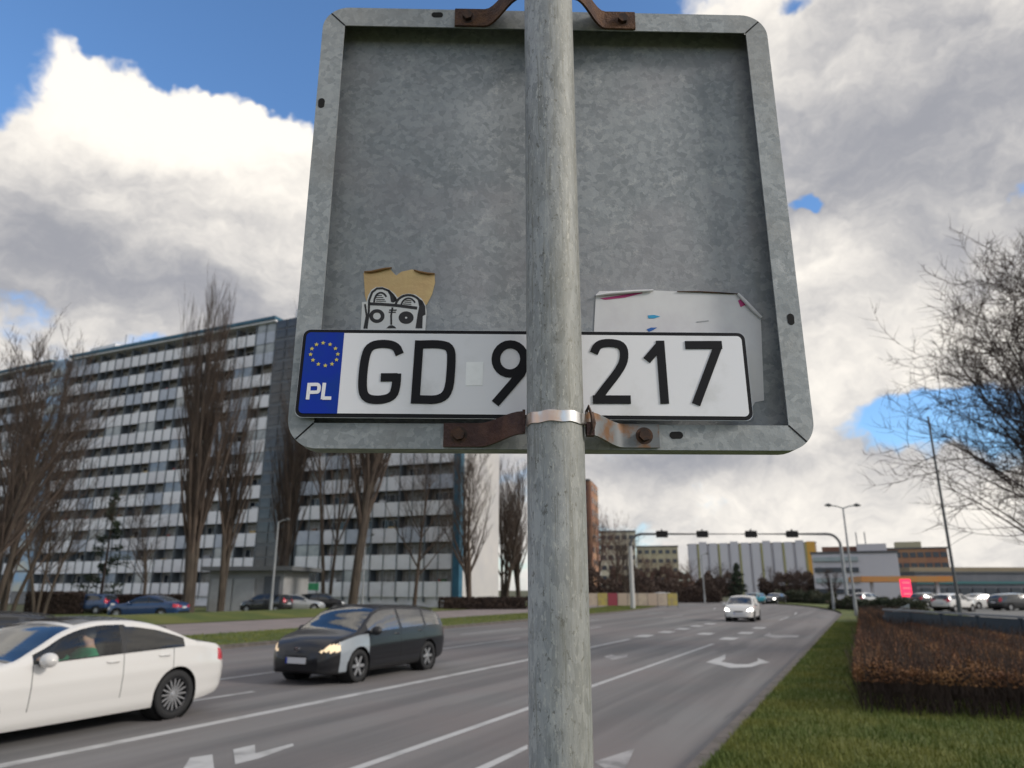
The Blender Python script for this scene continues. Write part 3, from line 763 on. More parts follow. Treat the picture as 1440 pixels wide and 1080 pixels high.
# ================================================================== other buildings
M_brick = mat('tower_brick', (.16, .075, .055), .85, c2=(.23, .12, .08), ns=.2)
M_brick2 = mat('tower_sunny', (.36, .21, .12), .85, c2=(.28, .13, .09), ns=.12)  # warm sunlight painted into the tower's side wall; plain wall colour on the brown block
M_yell = mat('wall_yellow', (.42, .38, .26), .85, c2=(.36, .33, .24), ns=.1)
M_cream = mat('wall_cream', (.50, .46, .36), .85)
M_white2 = mat('wall_white', (.58, .57, .60), .85, c2=(.52, .51, .55), ns=.05)
M_orange = mat('wall_orange', (.62, .34, .07), .8)
M_lime = mat('wall_lime', (.50, .48, .24), .8)
M_glz = mat('office_glazing', (.28, .34, .36), .25, c2=(.36, .42, .43), ns=.3)
M_dglz = mat('dark_glazing', (.05, .06, .075), .2)
def building(name, label, x0, x1, Y, ytop, depth, m, rz=0, group=None, roof=True):
    a, c = XP(x0, Y), XP(x1, Y); h = V(720, ytop, Y).z
    o = thing(name, label, 'building', ((a + c) / 2, Y, 0), rz, group); w = c - a
    MB().box((0, depth / 2, h / 2), (w, depth, h)).build('wall', m, o)
    if roof: MB().box((0, depth / 2, h + .2), (w + .5, depth + .5, .4)).build('roof', M_roof, o)
    return o, w, h
def win_grid(o, w, h, nx, nz, ww, wh, z0, m=M_pane, face='front', depth=0, y=-.06):
    me = MB().box((0, 0, 0), (ww, .12, wh)).mesh('window', m)
    for i in range(nx):
        for k in range(nz):
            x = -w / 2 + w * (i + .5) / nx; z = z0 + (h - z0) * (k + .45) / nz
            if face == 'front': link('window', me, o, Matrix.Translation((x, y, z)))
            else: link('window', me, o, Matrix.Translation((w / 2 + .06, depth * (i + .5) / nx, z)) @ Matrix.Rotation(R(90), 4, 'Z'))
t, w, h = building('brick_tower', 'tall brown brick tower block directly behind the pole', 772, 832, 160, 677, 12, M_brick, R(-14))
MB().box((w / 2 + .25, 6, h / 2), (.5, 12, h)).build('side_wall', M_brick2, t)
win_grid(t, w, h, 4, 9, 1.3, 1.4, 1, M_dglz); win_grid(t, w + 1, h, 3, 9, 1.4, 1.3, 1, M_dglz, 'side', 12)
t, w, h = building('yellow_block', 'pale yellow apartment block above the trees left of the gantry', 898, 956, 270, 769, 14, M_yell, R(-11))
win_grid(t, w, h, 6, 5, 1.5, 1.3, 1, M_dglz)
t, w, h = building('cream_block', 'cream apartment block half hidden by the bare trees beside the brick tower', 846, 896, 230, 748, 14, M_cream, R(-9))
win_grid(t, w, h, 5, 6, 1.5, 1.3, 1, M_dglz)
t, w, h = building('long_white_block', 'long white panel block with lime stripes and an orange end on the horizon', 973, 1148, 330, 765, 14, M_white2, R(-19))
npan = 12
for i in range(npan):
    x = -w / 2 + w * (i + .5) / npan
    mm = M_orange if i == npan - 1 else M_white2
    MB().box((x, -.6, h / 2 + .3), (w / npan * .74, 1.2, h + .6 + (1.2 if i % 3 == 1 else 0))).build('bay', mm, t)
    if i % 2: MB().box((x - w / npan * .44, -.2, h / 2), (1.1, .5, h)).build('stripe', M_lime, t)
t, w, h = building('white_office', 'white office block with pale glazed left half behind the road lamp', 1151, 1262, 150, 778, 16, M_white2, R(-24))
for k in range(4): MB().box((-w * .22, -.12, 1.6 + k * 2.1), (w * .52, .3, .95)).build('window_band', M_glz if k % 2 else M_dglz, t)
MB().box((-w * .22, -.2, h - 1.1), (w * .53, .5, .8)).build('cornice', M_glz, t)
MB().box((w * .22, 3, h + .9), (w * .34, 6, 1.8)).build('roof_house', M_white2, t)
MB().box((-w * .12, 6, h + .9), (w * .5, 5, 1.3)).build('setback', M_brick, t)
for x in (1, 2.6): MB().tube([(x, 3, h + 1.6), (x, 3, h + 4.4)], .12, 6).build('antenna', M_post, t)
t, w, h = building('brown_block', 'low brown and olive block behind the filling station', 1258, 1335, 190, 772, 16, M_brick2, R(-24))
win_grid(t, w, h, 8, 3, 1.4, 1.3, 4, M_dglz)
MB().box((-w * .1, 5, h + 1.1), (6, 5, 1.8)).build('roof_house', M_yell, t)
t, w, h = building('dark_hall', 'long dark grey hall with tan roof on the right behind the tree', 1290, 1480, 175, 806, 30, mat('hall_grey', (.10, .11, .13), .5, c2=(.15, .15, .17), ns=.2))
MB().box((0, 10, h + .8), (w, 16, 1.2)).build('upper_wall', mat('hall_tan', (.26, .21, .14), .8, c2=(.20, .17, .11), ns=.1), t)
MB().box((0, -.2, h * .62), (w, .3, .6)).build('teal_stripe', mat('hall_teal', (.04, .14, .15), .5), t)
for i in range(10): MB().box((-w / 2 + 2 + i * 3, -.2, 1.4), (2.2, .2, 1.9)).build('window', M_dglz, t)
# filling station canopy
gs = thing('station_canopy', 'low orange filling station canopy on posts', 'canopy', (XP(1285, 120), 120, 0), R(-10))
a, c = XP(1218, 120) - gs.location.x, XP(1340, 120) - gs.location.x
MB().box(((a + c) / 2, 4, 3.55), (c - a, 8, .9)).build('canopy_roof', mat('canopy_orange', (.55, .22, .05), .5, c2=(.45, .26, .10), ns=.3), gs)
for x in (a + 2, (a + c) / 2, c - 2): MB().box((x, 2, 1.55), (.45, .45, 3.1)).build('post', M_white2, gs)
ps = thing('price_sign', 'bright red upright price sign in front of the orange canopy', 'sign', (XP(1274.5, 100), 100, 0))
MB().box((0, 0, 2.1), (1.3, .3, 2.3)).build('panel', mat('sign_red', (.75, .02, .07), .4, emit=(1, .03, .10), es=.9), ps)
MB().box((0, 0, .5), (.5, .25, 1.0)).build('post', M_post, ps)
for k in range(3): MB().box((0, -.17, 1.35 + k * .72), (1.0, .05, .12)).build('divider', mat('sign_pale', (.8, .5, .5), .5), ps)
# garage / kiosk in front of the block
kz = V(340, 803, 62).z
ki = thing('garage', 'flat roofed grey concrete garage between the poplar trunks and the block', 'building', (XP(345, 62), 62, 0), R(-8))
M_kc = mat('garage_concrete', (.30, .30, .30), .85, c2=(.22, .215, .21), ns=.5)
MB().box((0, 2.5, kz / 2), (6.6, 5, kz)).build('wall', M_kc, ki)
MB().box((.4, 2.1, kz + .18), (8.0, 6.2, .34)).build('roof', M_roof, ki)
for x in (-2.1, -.1): MB().box((x, -.05, kz * .42), (1.85, .12, kz * .78)).build('door', mat('garage_door', (.36, .36, .36), .6, c2=(.29, .29, .29), ns=1), ki)
MB().box((2.3, -.05, kz * .45), (1.3, .12, kz * .85)).build('door', M_dglz, ki)
# bright works fence by the junction
fc = thing('works_fence', 'beige works fence with red and yellow boards by the junction', 'fence', (XP(890, 82), 82, 0))
a, c = XP(826, 82) - fc.location.x, XP(952, 82) - fc.location.x; npn = 9
cols = [mat('board_yellow', (.42, .34, .08), .6, c2=(.30, .24, .12), ns=2), mat('board_red', (.26, .04, .06), .6), mat('board_beige', (.46, .38, .29), .7, c2=(.36, .29, .24), ns=1.5), mat('board_beige2', (.42, .33, .26), .7)]
for i in range(npn):
    x = a + (c - a) * (i + .5) / npn
    MB().box((x, 0, .85), ((c - a) / npn - .06, .08, 1.3)).build('board', cols[[2, 0, 1, 3, 2, 2, 3, 2, 0][i]], fc)
    MB().box((x + (c - a) / npn / 2, .06, .8), (.07, .07, 1.6)).build('post', M_post, fc)
# parapet fence on the right, behind the hedge
M_par = mat('parapet_slate', (.030, .046, .064), .6, c2=(.045, .062, .078), ns=.6)
pf = thing('parapet_fence', 'dark slate blue panel fence behind the brown hedge', 'fence', (13.6, 14, .1))
fa, fb = Vector((12.9, 10, .1)), Vector((13.6, 27.5, .1)); n_ = 9; fd = (fb - fa) / n_; rzf = math.atan2(fd.y, fd.x)
for i in range(n_):
    c = fa + fd * (i + .5); MB().box(c + Vector((0, 0, .52)), (fd.length - .1, .05, .9), rzf).build('panel', M_par, pf, root=pf)
    MB().box(fa + fd * i + Vector((0, 0, .52)), (.09, .09, 1.04), rzf).build('post', M_par, pf, root=pf)
MB().box((fa + fb) / 2 + Vector((0, 0, 1.03)), ((fb - fa).length, .12, .06), rzf).build('top_rail', mat('rail_grey', (.22, .23, .24), .6), pf, root=pf)
fa2, fb2 = Vector((13.6, 27.6, .1)), Vector((27.5, 52, .1)); n_ = 10; fd = (fb2 - fa2) / n_; rzf = math.atan2(fd.y, fd.x)
for i in range(n_): MB().box(fa2 + fd * (i + .5) + Vector((0, 0, .42)), (fd.length - .1, .05, .75), rzf).build('panel', M_par, pf, root=pf)
# pale forecourt beyond the fence
b = MB(); b.add([(24, 34, .112), (140, 22, .112), (140, 135, .112), (62, 125, .112)], [(0, 1, 2, 3)])
struct(b.build('forecourt', mat('forecourt_paving', (.17, .165, .16), .85, c2=(.13, .13, .12), ns=.2)), 'pale paved forecourt with parked cars beyond the fence')

# ================================================================== STREET LAMPS, GANTRY
M_steel = mat('lamp_steel', (.30, .31, .32), .5, .4, c2=(.24, .25, .26), ns=2)
M_dsteel = mat('dark_steel', (.09, .095, .10), .55, .3)
def lamp(label, px, Y, ztop, arms, base=.09, m=M_steel, z0=.05):
    x = XP(px, Y); o = thing('street_lamp', label, 'street lamp', (x, Y, z0), 0)
    MB().tube([(0, 0, -.1), (0, 0, 1.2)], base * 1.35, 10).build('base', m, o, True)
    MB().tube([(0, 0, 1.2), (0, 0, ztop)], [base, base * .6], 10).build('pole', m, o, True)
    for ax in arms:
        ar_ = MB().tube([(0, 0, ztop - .05), (ax * .5, 0, ztop + .12), (ax, 0, ztop + .16)], base * .5, 8).build('arm', m, o, True)
        MB().tube([(ax * .8, 0, ztop + .17), (ax * 1.0, 0, ztop + .19), (ax * 1.3, 0, ztop + .17)], [.06, .14, .05], 8).build('lamp_head', M_dsteel, ar_, True)
    return o
lamp('double armed road lamp on the verge beside the white office block', 1200, 52.4, 7.5, (-1.0, 1.0))
lamp('tall dark lamp pole rising in front of the bare tree on the right', 1345, 45, 12.5, (), .10, M_dsteel)
lamp('grey lamp post in front of the dark stair tower of the block', 383, 58, 7.0, (.7,), .10)
lamp('thin grey lamp post behind the black car', 510, 66, 6.4, (.6,), .08)
lamp('slim lamp post in front of the long white block', 990, 105, 6.6, (.8,), .10)
lamp('short grey post beside the verge beyond the road lamp', 1170, 70, 3.0, (), .10)
gx0, gx1, gy = XP(889, 73), XP(1190, 73), 73.0
gz = V(720, 751, 73).z
ga = thing('signal_gantry', 'grey steel gantry carrying traffic signals across the carriageway', 'signal gantry', (gx0, gy, 0))
L_ = gx1 - gx0
MB().tube([(0, 0, 0), (0, 0, gz - 1.2)], [.24, .19], 14).build('post', mat('gantry_pale', (.42, .42, .41), .6), ga, True)
MB().tube([(L_, 0, 0), (L_, 0, gz - 1.2)], [.20, .16], 14).build('post', M_steel, ga, True)
pth = [(0, 0, gz - 1.25)] + [(1.2 - 1.2 * math.cos(a_), 0, gz - 1.2 + 1.2 * math.sin(a_)) for a_ in [R(q) for q in (15, 30, 45, 60, 75, 90)]]
pth2 = [(L_ - p[0], 0, p[2]) for p in pth][::-1]
MB().tube(pth + pth2, .13, 10).build('beam', M_dsteel, ga, True)
for px in (935, 993, 1063, 1122):
    x = XP(px, 73) - gx0
    hd = MB().box((x, -.1, gz - .02), (1.15, .12, .66)).build('signal_head', M_hole, ga)
    MB().box((x, .16, gz - .02), (1.0, .36, .42)).build('housing', M_dsteel, hd)
    for k in (-1, 0, 1): MB().tube([(x + k * .32, .34, gz - .02), (x + k * .32, .56, gz - .02)], .14, 10).build('visor', M_dsteel, hd, True)
    MB().box((x, -.02, gz + .22), (.12, .2, .5)).build('bracket', M_dsteel, hd)

# ================================================================== TREES
M_bark = mat('bark', (.040, .030, .023), .9, c2=(.075, .058, .043), ns=3, stretch=(1, 1, .3))
M_bark2 = mat('bark_warm', (.055, .038, .028), .9, c2=(.09, .065, .048), ns=3, stretch=(1, 1, .3))
M_twig = mat('twig', (.055, .040, .032), .9, c2=(.09, .064, .048), ns=.8)
M_twig2 = mat('twig_red', (.10, .055, .045), .9, c2=(.14, .085, .06), ns=.6)
M_dark = mat('bark_dark', (.030, .022, .020), .9, c2=(.055, .040, .034), ns=3)
M_darktwig = mat('twig_dark', (.040, .026, .024), .9, c2=(.07, .045, .036), ns=1)
def perp(d, rnd):
    a = Vector((rnd.gauss(0, 1), rnd.gauss(0, 1), rnd.gauss(0, 1))); a -= d * a.dot(d); return a.normalized()
def grow(bt, bc_, p, d, ln, r, lvl, maxl, rnd, up, spread, kids, gnarl=.12):
    segs = 6 if lvl == 0 else (4 if lvl < maxl else 3); pts = [p]; rad = [r]; dirs = [d]
    for i in range(segs):
        d = (d + perp(d, rnd) * gnarl * rnd.uniform(.4, 1.2) + Vector((0, 0, up * (.12 if lvl else 0)))).normalized()
        p = p + d * ln / segs; pts.append(p); dirs.append(d)
        rad.append(r * (1 - (.86 if lvl == 0 else .85) * (i + 1) / segs))
    (bt if lvl <= 0 else bc_).tube(pts, rad, 8 if lvl == 0 else (5 if lvl == 1 else 3), cap=lvl == 0)
    if lvl >= maxl: return
    for i in range(kids[lvl]):
        t = rnd.uniform(.22 if lvl == 0 else .12, 1.0); k = min(segs - 1, int(t * segs)); f = t * segs - k
        q = pts[k].lerp(pts[k + 1], f); rr = rad[k] * (1 - f) + rad[k + 1] * f
        dd = (dirs[k + 1] * (1 - spread) + perp(dirs[k + 1], rnd) * spread + Vector((0, 0, up * .25))).normalized()
        grow(bt, bc_, q, dd, ln * rnd.uniform(.30, .58) * (1.1 - .45 * t) * (1.0 if lvl else 1.15), max(rr * rnd.uniform(.38, .62), .009 if lvl == 2 else .013), lvl + 1, maxl, rnd, up, spread, kids, gnarl * 1.15)
def tree(name, label, x, y, h, r, seed, up=1.0, spread=.42, kids=(15, 7, 6), stems=1, lean=(0, 0), mb=None, mt=None, clear=.12, gnarl=.1, group=None, maxl=3, z=.05):
    rnd = random.Random(seed); o = thing(name, label, 'tree', (x, y, z), 0, group); bt, bc_ = MB(), MB()
    for s_ in range(stems):
        a = rnd.uniform(0, 6.28); d = Vector((lean[0] + (stems > 1) * .07 * math.cos(a), lean[1] + (stems > 1) * .07 * math.sin(a), 1)).normalized()
        p = Vector(((stems > 1) * .28 * math.cos(a), (stems > 1) * .28 * math.sin(a), -.2))
        grow(bt, bc_, p, d, h * rnd.uniform(.80, .93), r * .76 * rnd.uniform(.8, 1), 0, maxl, rnd, up, spread, kids, gnarl)
    bt.build('trunk', mb or M_bark, o, True); bc_.build('crown', mt or M_twig, o)
    return o
G1 = 'bare trees in front of the block'
def ptree(px, Y, ytop, *a, **k):
    return tree(a[0], a[1], XP(px, Y), Y, V(720, ytop, Y).z * .86, *a[2:], **k)
ptree(272, 50, 415, 'poplar_tree', 'tall bare poplar with several stems in front of the garage', .48, 11, up=1.3, spread=.27, kids=(26, 9, 6), stems=3, lean=(.015, 0), gnarl=.035)
ptree(318, 56, 520, 'poplar_tree', 'bare poplar leaning right beside the garage', .36, 12, up=1.2, spread=.28, kids=(22, 8, 6), stems=2, lean=(.05, 0), gnarl=.04)
ptree(388, 64, 520, 'poplar_tree', 'dark bare tree trunk right of the garage', .50, 13, up=1.2, spread=.32, kids=(26, 9, 6), stems=2, gnarl=.035)
ptree(492, 62, 330, 'poplar_tree', 'thick trunked bare tree behind the roof of the black car', .50, 14, up=1.2, spread=.32, kids=(26, 9, 6), stems=3, lean=(.0, 0), gnarl=.035)
ptree(583, 74, 560, 'bare_tree', 'slim forked bare tree in front of the white balconies', .30, 15, up=.8, spread=.5, kids=(20, 9, 7), gnarl=.10, mb=M_bark2)
ptree(664, 71, 600, 'bare_tree', 'bare tree with a fan of upright branches before the blind end wall', .40, 16, up=1.0, spread=.42, kids=(24, 9, 7), stems=2, gnarl=.07, mb=M_bark2)
ptree(460, 78, 430, 'bare_tree', 'thin bare tree behind the parked cars', .3, 17, up=1.0, spread=.4, kids=(22, 9, 6), stems=2, gnarl=.06)
ptree(708, 92, 640, 'bare_tree', 'bare tree close to the left edge of the pole', .36, 18, up=1.0, spread=.36, kids=(22, 9, 6), stems=3, gnarl=.06)
ptree(732, 98, 655, 'bare_tree', 'bare tree half hidden by the left side of the pole', .36, 19, up=1.0, spread=.36, kids=(22, 9, 6), stems=3, gnarl=.06)
ptree(-20, 34, 440, 'bare_tree', 'slender bare tree leaning right at the left edge', .22, 21, up=.9, spread=.4, kids=(15, 9, 7), stems=2, lean=(.03, 0), gnarl=.09, mt=M_twig)
ptree(12, 37, 500, 'bare_tree', 'thin bare tree near the left edge before the stair glazing', .18, 22, up=.9, spread=.42, kids=(18, 9, 6), stems=3, lean=(.06, 0), gnarl=.09)
ptree(-45, 31, 480, 'bare_tree', 'leftmost bare tree cut by the picture edge', .22, 23, up=.9, spread=.42, kids=(14, 8, 6), stems=3, lean=(.09, 0), gnarl=.08)
ptree(62, 48, 640, 'bare_tree', 'short bushy bare tree left of the block entrance', .16, 24, up=.7, spread=.55, kids=(13, 8, 6), stems=3)
ptree(205, 60, 690, 'bare_tree', 'small bare tree in front of the middle of the block', .16, 25, up=.8, spread=.5, kids=(12, 7, 6), stems=2)
ptree(838, 100, 690, 'bare_tree', 'bare tree just right of the pole before the brick tower', .32, 31, up=.9, spread=.45, kids=(15, 7, 6), stems=2, mt=M_twig2)
ptree(862, 112, 715, 'bare_tree', 'reddish bare tree left of the gantry post', .32, 32, up=.8, spread=.5, kids=(15, 7, 6), stems=2, mt=M_twig2)
ptree(884, 90, 735, 'bare_tree', 'low bare tree around the gantry post', .22, 33, up=.8, spread=.52, kids=(14, 7, 6), stems=2)
for i, (px, Y, yt, lb) in enumerate(((915, 130, 772, 'brownish bare tree under the left signal head'), (942, 150, 778, 'brownish bare tree before the yellow block'), (968, 160, 782, 'bare tree at the left end of the long white block'),
        (1012, 170, 790, 'bare tree before the long white block, left part'), (1092, 190, 795, 'bare tree before the long white block, right part'), (1125, 175, 792, 'bare tree before the orange end of the long block'), (1168, 120, 795, 'bare tree before the left half of the white office'))):
    ptree(px, Y, yt, 'bare_tree', lb, .25, 40 + i, up=.6, spread=.6, kids=(15, 8, 6), stems=3, mt=M_twig2 if i < 3 else M_darktwig, mb=M_dark)
tree('bare_tree', 'large dark bare tree spreading from the right edge over the lamp pole', 17.5, 22.0, 11.4, .19, 84, up=.48, spread=.58, kids=(26, 13, 10), stems=4, lean=(-.20, -.05), mb=M_dark, mt=M_darktwig, gnarl=.17)
tree('bare_tree', 'second dark bare tree at the right edge behind the large one', 24.0, 28.5, 9.5, .2, 79, up=.35, spread=.66, kids=(18, 10, 8), stems=3, lean=(-.12, -.02), mb=M_dark, mt=M_darktwig, gnarl=.17)

# leafy / twiggy masses -------------------------------------------------------
def leaf_mesh(name, m, rnd, pts, size, el=2.2):
    vs, fs = [], []
    for p in pts:
        a = Vector((rnd.gauss(0, 1), rnd.gauss(0, 1), rnd.gauss(0, .7))).normalized(); c = perp(a, rnd); s_ = size * rnd.uniform(.6, 1.3); k = len(vs)
        vs += [p - a * s_ * el / 2, p + c * s_ * .5, p + a * s_ * el / 2, p - c * s_ * .5]; fs.append((k, k + 1, k + 2, k + 3))
    me = bpy.data.meshes.new(name); me.from_pydata([tuple(v) for v in vs], [], fs); me.materials.append(m); return me
M_fir = mat('conifer_needles', (.012, .024, .014), .8, c2=(.03, .045, .022), ns=1.2)
def conifer(label, px, Y, ytop, rbase, seed, sparse=False):
    rnd = random.Random(seed); h = V(720, ytop, Y).z; o = thing('conifer_tree', label, 'tree', (XP(px, Y), Y, 0))
    MB().tube([(0, 0, 0), (0, 0, h)], [.16, .02], 8).build('trunk', M_dark, o, True)
    pts = []; br = MB(); n = 30 if sparse else 60
    for i in range(n):
        t = .12 + .86 * (i + rnd.random()) / n; a = rnd.uniform(0, 6.28); ln = rbase * (1.05 - t) * rnd.uniform(.5, 1.1)
        p0 = Vector((0, 0, t * h)); p1 = Vector((math.cos(a) * ln, math.sin(a) * ln, t * h + ln * .12)); br.tube([p0, p1], [.03, .01], 4)
        for j in range(70): q = p0.lerp(p1, rnd.uniform(.2, 1.05)); pts.append(q + Vector((rnd.gauss(0, .12), rnd.gauss(0, .12), rnd.gauss(-.04, .12))))
    br.build('branches', M_dark, o); link('crown', leaf_mesh('crown', M_fir, rnd, pts, .11, 3), o)
conifer('sparse dark conifer in front of the lower balconies', 143, 62, 692, 2.6, 5, True)
conifer('dark conifer standing behind the far white car', 1038, 112, 792, 2.2, 6)
M_hedge = mat('hedge_leaf', (.15, .060, .030), .85, c2=(.235, .115, .042), ns=1.1)
M_hedged = mat('hedge_twig', (.026, .016, .013), .9, c2=(.045, .028, .02), ns=2)
M_hedgeb = mat('shrub_brown', (.055, .036, .030), .9, c2=(.085, .058, .045), ns=.5)
M_hedgeg = mat('shrub_green', (.020, .030, .014), .85, c2=(.045, .045, .022), ns=.6)
def hedge(name, label, corners, h, count, size, m, seed, twigs=0, fuzz=.07, core=True, z0=.1, wild=0, low=0):
    """corners: four ground points; leaves packed near the clipped surface of the box"""
    rnd = random.Random(seed); P = [Vector(c) for c in corners]; o = thing(name, label, 'hedge', ((P[0].x + P[2].x) / 2, (P[0].y + P[2].y) / 2, z0))
    I = o.matrix_basis.inverted()
    ph = [rnd.uniform(0, 6) for _ in range(4)]; WL = (P[0] - P[1]).length
    def hv(u): return 1 - wild * (.5 + .5 * math.sin(u * WL * .9 + ph[0])) * (.5 + .5 * math.sin(u * WL * .37 + ph[1])) - wild * .35 * (.5 + .5 * math.sin(u * WL * 2.3 + ph[2]))
    def at(u, v, z):
        z *= hv(u); q = P[0].lerp(P[1], u).lerp(P[3].lerp(P[2], u), v); return I @ Vector((q.x, q.y, z0 + z))
    sides = [(P[i] - P[(i + 1) % 4]).length for i in range(4)]; area_top = sides[0] * sides[1]; tot = area_top + sum(sides) * h
    pts = []
    for i in range(count):
        r_ = rnd.random() * tot; dep = abs(rnd.gauss(0, fuzz)); hh = h * (1 + .06 * math.sin(i * .37))
        if r_ < area_top:
            u, v = rnd.random(), rnd.random(); zt = h + rnd.gauss(0, fuzz * .55) + .05 * math.sin(u * 23 + v * 9) - dep * .6; pts.append(at(u, v, zt))
        else:
            k = rnd.choices(range(4), sides)[0]; t = rnd.random(); z = (low + (1 - low) * rnd.random()) * h; e_ = rnd.gauss(0, fuzz) / 3
            u, v = ((t, -e_ / 1), (1 + e_, t), (t, 1 + e_), (-e_, t))[k]
            e_u = dep * .25 / max(sides[1 if k in (0, 2) else 0], .1)
            u, v = ((t, e_u), (1 - e_u, t), (t, 1 - e_u), (e_u, t))[k]
            pts.append(at(u, v, z) + Vector((rnd.gauss(0, fuzz * .5), rnd.gauss(0, fuzz * .5), 0)))
    ob = link('foliage', leaf_mesh('foliage', m, rnd, pts, size), o); ob['kind'] = 'stuff'
    if core:
        c_ = MB(); ins = .05; vs = [at(u, v, z) for z in (0, (h - .1) * (1 - wild * .75)) for u, v in ((ins, ins), (1 - ins, ins), (1 - ins, 1 - ins), (ins, 1 - ins))]
        c_.add(vs, [(3, 2, 1, 0), (4, 5, 6, 7), (0, 1, 5, 4), (1, 2, 6, 5), (2, 3, 7, 6), (3, 0, 4, 7)]).build('core', M_hedged, o)
    if twigs:
        tw = MB()
        for i in range(twigs):
            u, v = rnd.random(), rnd.random() ** 1.5; p = at(u, v, 0 if rnd.random() < .5 else h * .5); tw.tube([p, p + Vector((rnd.gauss(0, .12), rnd.gauss(0, .12), rnd.uniform(.3, .75) * h + .15))], [.008, .003], 3, False)
        t_ = tw.build('twigs', M_hedged, o); t_['kind'] = 'stuff'
    return o
hc = [S(12.35, -.25), S(12.6, 4.4), S(48, 2.0), S(52, -.35)]
hedge('clipped_hedge', 'clipped reddish brown hedge on the verge at lower right', hc, .60, 190000, .024, M_hedge, 1, 16000, .05, low=.70)
hedge('low_hedge', 'low brown hedge at the foot of the blind end wall', [(XP(618, 70), 70, 0), (XP(745, 72), 72, 0), (XP(745, 74), 74, 0), (XP(618, 72), 72, 0)], 1.0, 5000, .10, M_hedged, 2)
hedge('low_hedge', 'low brown hedge beside the parked cars at far left', [(XP(40, 55), 55, 0), (XP(120, 56), 56, 0), (XP(120, 59), 59, 0), (XP(40, 58), 58, 0)], 1.5, 6000, .10, M_hedged, 3)
hedge('low_hedge', 'low brown hedge left of the garage behind the blue car', [(XP(165, 58), 58, 0), (XP(262, 59), 59, 0), (XP(262, 61), 61, 0), (XP(165, 60), 60, 0)], 1.3, 6000, .10, M_hedged, 8)
hedge('shrub_row', 'dark shrub row below the long white block', [(XP(1080, 118), 118, 0), (XP(1160, 95), 95, 0), (XP(1175, 99), 99, 0), (XP(1085, 124), 124, 0)], 1.6, 9000, .16, M_hedgeg, 4, fuzz=.25, wild=.5)
hedge('shrub_row', 'dark shrub mass behind the junction left of the conifer', [(XP(925, 112), 112, 0), (XP(1010, 114), 114, 0), (XP(1010, 120), 120, 0), (XP(925, 118), 118, 0)], 3.4, 9000, .16, M_hedgeb, 5, fuzz=.5, wild=.65)
hedge('shrub_row', 'brown shrub mass behind the works fence', [(XP(826, 96), 96, 0), (XP(925, 98), 98, 0), (XP(925, 104), 104, 0), (XP(826, 102), 102, 0)], 4.4, 9000, .16, M_hedgeb, 6, fuzz=.5, wild=.65)
hedge('shrub_row', 'green brown shrub strip between the verge and the forecourt', [(XP(1165, 72), 72, 0), (XP(1290, 58), 58, 0), (XP(1300, 61), 61, 0), (XP(1172, 76), 76, 0)], 1.0, 8000, .12, M_hedgeg, 7, fuzz=.2, wild=.5)

for lb, xa, xb, Y, h_, sd_ in (('dark wood below the left part of the long white block', 940, 1040, 205, 6.6, 21), ('dark wood below the right part of the long white block', 1075, 1152, 200, 6.2, 22), ('brown wood below the yellow block', 860, 945, 190, 7.4, 23)):
    hedge('distant_wood', lb, [(XP(xa, Y), Y, 0), (XP(xb, Y), Y, 0), (XP(xb, Y) + 3, Y + 12, 0), (XP(xa, Y) + 3, Y + 12, 0)], h_, 9000, .3, M_hedgeb, sd_, fuzz=.8, wild=.45)['category'] = 'wood'
# ================================================================== CARS
M_rubber = mat('tyre_rubber', (.012, .012, .013), .8)
M_wellm = mat('wheel_well', (.006, .006, .006), .95)
M_trim = mat('black_trim', (.012, .012, .013), .5)
M_int = mat('car_interior', (.02, .02, .022), .8)
M_chrome = mat('chrome', (.75, .75, .76), .15, 1.0)
M_rimdark = mat('rim_dark', (.035, .035, .038), .35, .7)
M_rimsil = mat('rim_silver', (.42, .42, .43), .35, .7)
M_tail = mat('tail_lamp', (.45, .012, .03), .2, coat=.6)
M_head_off = mat('head_lamp', (.45, .46, .48), .15, coat=.8)
M_head_warm = mat('head_lamp_warm', (.8, .7, .5), .2, emit=(1, .62, .30), es=.3)
M_head_white = mat('head_lamp_lit', (.9, .9, .9), .2, emit=(1, .97, .88), es=5)
M_gclear = glass_mat('glass_clear', (.50, .56, .54), .24)
M_gws = glass_mat('glass_windscreen', (.34, .44, .50), .16)
M_gtint = glass_mat('glass_tinted', (.06, .06, .062), .07)
M_gopaque = mat('glass_far', (.015, .02, .026), .06, coat=.5)
M_plateplain = mat('car_plate_white', (.55, .55, .57), .5)
def paintm(name, c, r=.32, metal=0.0, c2=None):
    m = mat(name, c, r, metal, coat=.9, c2=c2, ns=3); m.node_tree.nodes['Principled BSDF'].inputs['Coat Roughness'].default_value = .04; return m
def pchip(K):
    xs = [k[0] for k in K]; ys = [k[1] for k in K]; n = len(K); h = [xs[i + 1] - xs[i] for i in range(n - 1)]; d = [(ys[i + 1] - ys[i]) / h[i] for i in range(n - 1)]
    m = [d[0]] + [0 if d[i - 1] * d[i] <= 0 else 2 * d[i - 1] * d[i] / (d[i - 1] + d[i]) for i in range(1, n - 1)] + [d[-1]]
    def f(x):
        if x <= xs[0]: return ys[0]
        if x >= xs[-1]: return ys[-1]
        i = max(j for j in range(n - 1) if xs[j] <= x); t = (x - xs[i]) / h[i]
        return (2 * t ** 3 - 3 * t * t + 1) * ys[i] + (t ** 3 - 2 * t * t + t) * h[i] * m[i] + (-2 * t ** 3 + 3 * t * t) * ys[i + 1] + (t ** 3 - t * t) * h[i] * m[i + 1]
    return f
